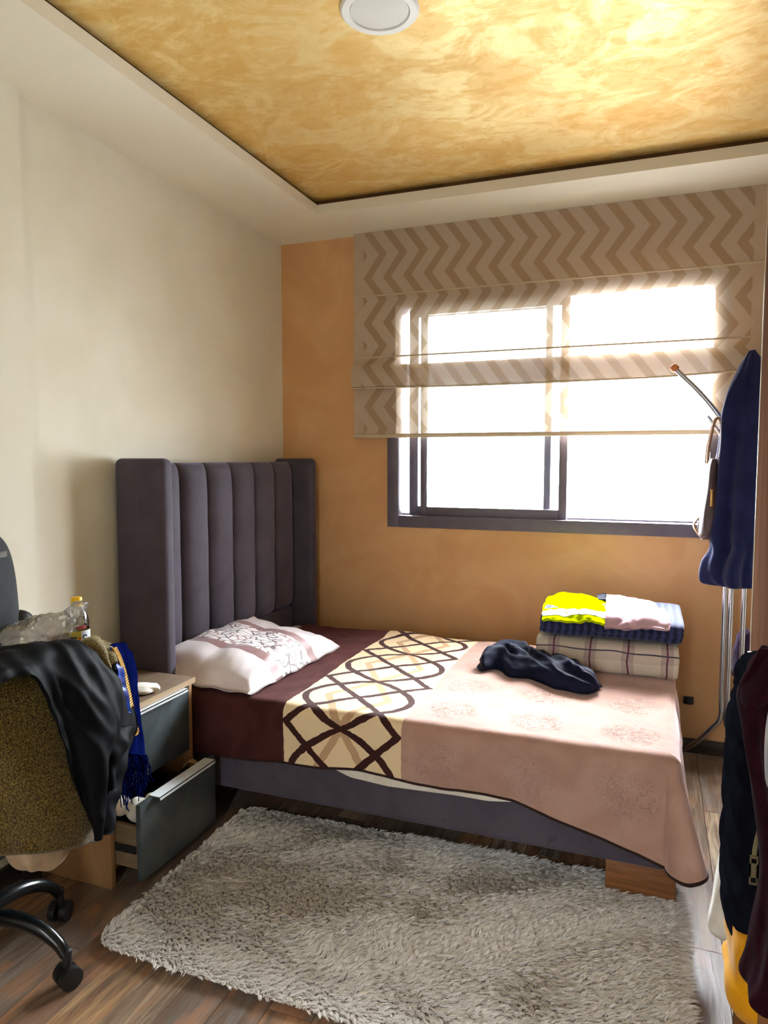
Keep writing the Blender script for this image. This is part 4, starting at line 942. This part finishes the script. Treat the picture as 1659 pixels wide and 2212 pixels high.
# ------------------------------------------------------------------ wardrobe
wd = thing('wardrobe', (2.60, -1.42, 0), 'brown wood-grain wardrobe with a pale edge strip by the coat rack', 'wardrobe')
WFX, WY1, WY0 = 2.290, -1.01, -1.72
box('wardrobe_carcass', WFX + .02, RX - .016, WY0, WY1, 0, 2.36, M_ward, wd, .002)
d_ = box('wardrobe_door', WFX, WFX + .0195, WY0 + .002, WY1 - .004, .07, 2.355, M_ward, wd, .001)
hy = WY0 + .04
tube('door_handle', [(WFX, hy, 1.0), (WFX - .022, hy, 1.0), (WFX - .026, hy, 1.03), (WFX - .026, hy, 1.13), (WFX - .022, hy, 1.16), (WFX, hy, 1.16)], .005, M_alu, d_, 10, 30)
box('edge_strip', WFX - .003, WFX + .018, WY1 - .0035, WY1 + .001, .0, 2.36, M_strip, wd, 0)

# ------------------------------------------------------------------ chair heaped with jackets
wc = thing('wooden_chair', (2.42, -2.0, 0), 'wooden chair buried under jackets beside the wardrobe', 'chair')
for x, y, h in ((2.205, -2.155, .95), (2.205, -1.80, .95), (2.58, -2.155, .44), (2.58, -1.80, .44)): box('leg', x - .017, x + .017, y - .017, y + .017, 0, h, M_oak, wc, .004)
box('seat', 2.185, 2.61, -2.175, -1.78, .44, .465, M_oak, wc, .006)
for z in (.60, .74, .88): box('back_slat', 2.196, 2.214, -2.135, -1.82, z, z + .05, M_oak, wc, .003)
def hang(name, rows, yc, mat, parent, power=2.4, nr=90, na=96, folds=None):
    """rows: (py, left px, right px, half depth) seen at the plane y = yc"""
    c_ = []
    for py, xl, xr, dp in rows:
        a_, b_ = on_y(xl, py, yc), on_y(xr, py, yc); c_.append(((a_[0] + b_[0]) / 2, yc, (a_[2] + b_[2]) / 2, (b_[0] - a_[0]) / 2, dp, 0))
    return loft(name, c_, mat, parent, nr, na, folds, power)
jk = thing('black_jacket', (2.22, -1.98, .25), 'black padded jacket with a zip pocket hung on the wooden chair', 'jacket')
hang('jacket_body', [(1418, 1650, 1690, .03), (1428, 1622, 1715, .08), (1445, 1602, 1740, .12), (1480, 1594, 1765, .15), (1520, 1590, 1780, .165), (1570, 1578, 1780, .17), (1640, 1573, 1780, .175), (1750, 1565, 1778, .18), (1850, 1563, 1775, .18), (1930, 1559, 1770, .18), (1970, 1562, 1765, .175), (2010, 1585, 1760, .16), (2045, 1622, 1750, .12), (2050, 1660, 1720, .03)], -1.975, M_blackquilt, jk, 2.6, 120, 110,
     lambda r, a, p: .005 * math.sin(r * 95 + 3 * math.sin(a * 3)) * min(1, r * 5) + .008 * fnoise((math.cos(a) * 2, math.sin(a) * 2, r * 6), 2, 3))
def surf(px, py, y): return on_y(px, py, y)
zpts = [surf(1645, 1760, -2.158), surf(1642, 1785, -2.159), surf(1635, 1810, -2.160), surf(1630, 1835, -2.160), surf(1629, 1850, -2.160)]
zp = tube('zip_track', zpts, .0035, M_zip, jk, 8, 40)
teeth = []
for q in catmull(np.array(zpts), 34): teeth.append(([q + [-.004, -.003, 0], q + [.004, -.003, 0]], .0011))
tubes('zip_teeth', teeth, M_zip, jk, 6)
pl0 = surf(1629, 1852, -2.168); 
boxes('zip_pull', [(pl0[0] - .007, pl0[0] - .0045, pl0[1] - .002, pl0[1] + .001, pl0[2] - .050, pl0[2]), (pl0[0] + .0045, pl0[0] + .007, pl0[1] - .002, pl0[1] + .001, pl0[2] - .050, pl0[2]), (pl0[0] - .007, pl0[0] + .007, pl0[1] - .002, pl0[1] + .001, pl0[2] - .002, pl0[2] + .003), (pl0[0] - .007, pl0[0] + .007, pl0[1] - .002, pl0[1] + .001, pl0[2] - .038, pl0[2] - .012), (pl0[0] - .007, pl0[0] + .007, pl0[1] - .002, pl0[1] + .001, pl0[2] - .052, pl0[2] - .049)], M_zip, jk)
mh = thing('maroon_hoodie', (2.25, -2.16, .2), 'dark maroon hooded top hung in front of the black jacket', 'hoodie')
hang('hoodie_body', [(1402, 1650, 1700, .02), (1415, 1640, 1720, .05), (1440, 1625, 1750, .07), (1470, 1608, 1770, .085), (1510, 1598, 1785, .09), (1560, 1606, 1790, .09), (1620, 1615, 1795, .088), (1700, 1628, 1800, .085), (1780, 1642, 1800, .08), (1880, 1647, 1800, .08), (1960, 1643, 1800, .085), (2040, 1626, 1800, .09), (2100, 1614, 1800, .09), (2140, 1604, 1800, .085), (2165, 1625, 1800, .07), (2185, 1660, 1795, .04)], -2.235, M_maroon, mh, 2.4, 110, 100,
     lambda r, a, p: .006 * math.sin(a * 6 + r * 4) + .008 * fnoise((math.cos(a) * 1.5, math.sin(a) * 1.5, r * 4), 2, 8))
sheet('hood', [[surf(1603, 1478, -2.30), surf(1625, 1470, -2.325), surf(1652, 1430, -2.335), surf(1672, 1404, -2.33)], [surf(1603, 1505, -2.315), surf(1625, 1515, -2.355), surf(1655, 1495, -2.372), surf(1685, 1450, -2.365)], [surf(1606, 1516, -2.318), surf(1632, 1530, -2.362), surf(1662, 1515, -2.38), surf(1695, 1470, -2.37)]], 30, 40, M_maroon, mh, lambda r, c, p: .004 * fnoise(p, 16, 2), .010)
wt = thing('white_top', (2.13, -1.84, .3), 'white cotton top hanging under the black jacket', 'top')
hang('top_body', [(1600, 1600, 1740, .03), (1700, 1585, 1745, .05), (1810, 1563, 1745, .055), (1900, 1546, 1745, .055), (1960, 1536, 1742, .055), (2005, 1526, 1740, .055), (2022, 1531, 1735, .05), (2036, 1548, 1725, .035), (2044, 1580, 1700, .01)], -1.755, M_whitecloth, wt, 2.4, 60, 80, lambda r, a, p: .004 * math.sin(a * 5 + r * 3) + .004 * fnoise((math.cos(a), math.sin(a), r * 3), 2, 2))
yw = thing('yellow_top', (2.2, -2.04, .19), 'mustard yellow top hanging lowest among the jackets on the chair', 'top')
hang('top_body', [(1930, 1640, 1740, .05), (1990, 1590, 1750, .085), (2030, 1569, 1760, .095), (2085, 1570, 1765, .095), (2108, 1559, 1770, .10), (2135, 1561, 1772, .10), (2165, 1574, 1772, .095), (2190, 1594, 1768, .08), (2215, 1635, 1760, .05), (2222, 1670, 1740, .02)], -2.06, M_yellow, yw, 2.4, 60, 90, lambda r, a, p: .006 * math.sin(a * 5 + r * 4) + .005 * fnoise((math.cos(a), math.sin(a), r * 3), 2, 6))
gg = thing('grey_top', (2.3, -2.36, .6), 'pale grey sleeve hanging in front of the maroon hoodie', 'top')
hang('sleeve', [(1520, 1672, 1700, .01), (1545, 1660, 1715, .03), (1600, 1653, 1720, .035), (1660, 1652, 1720, .035), (1700, 1656, 1718, .03), (1720, 1672, 1700, .01)], -2.365, M_tag, gg, 2.2, 40, 48)
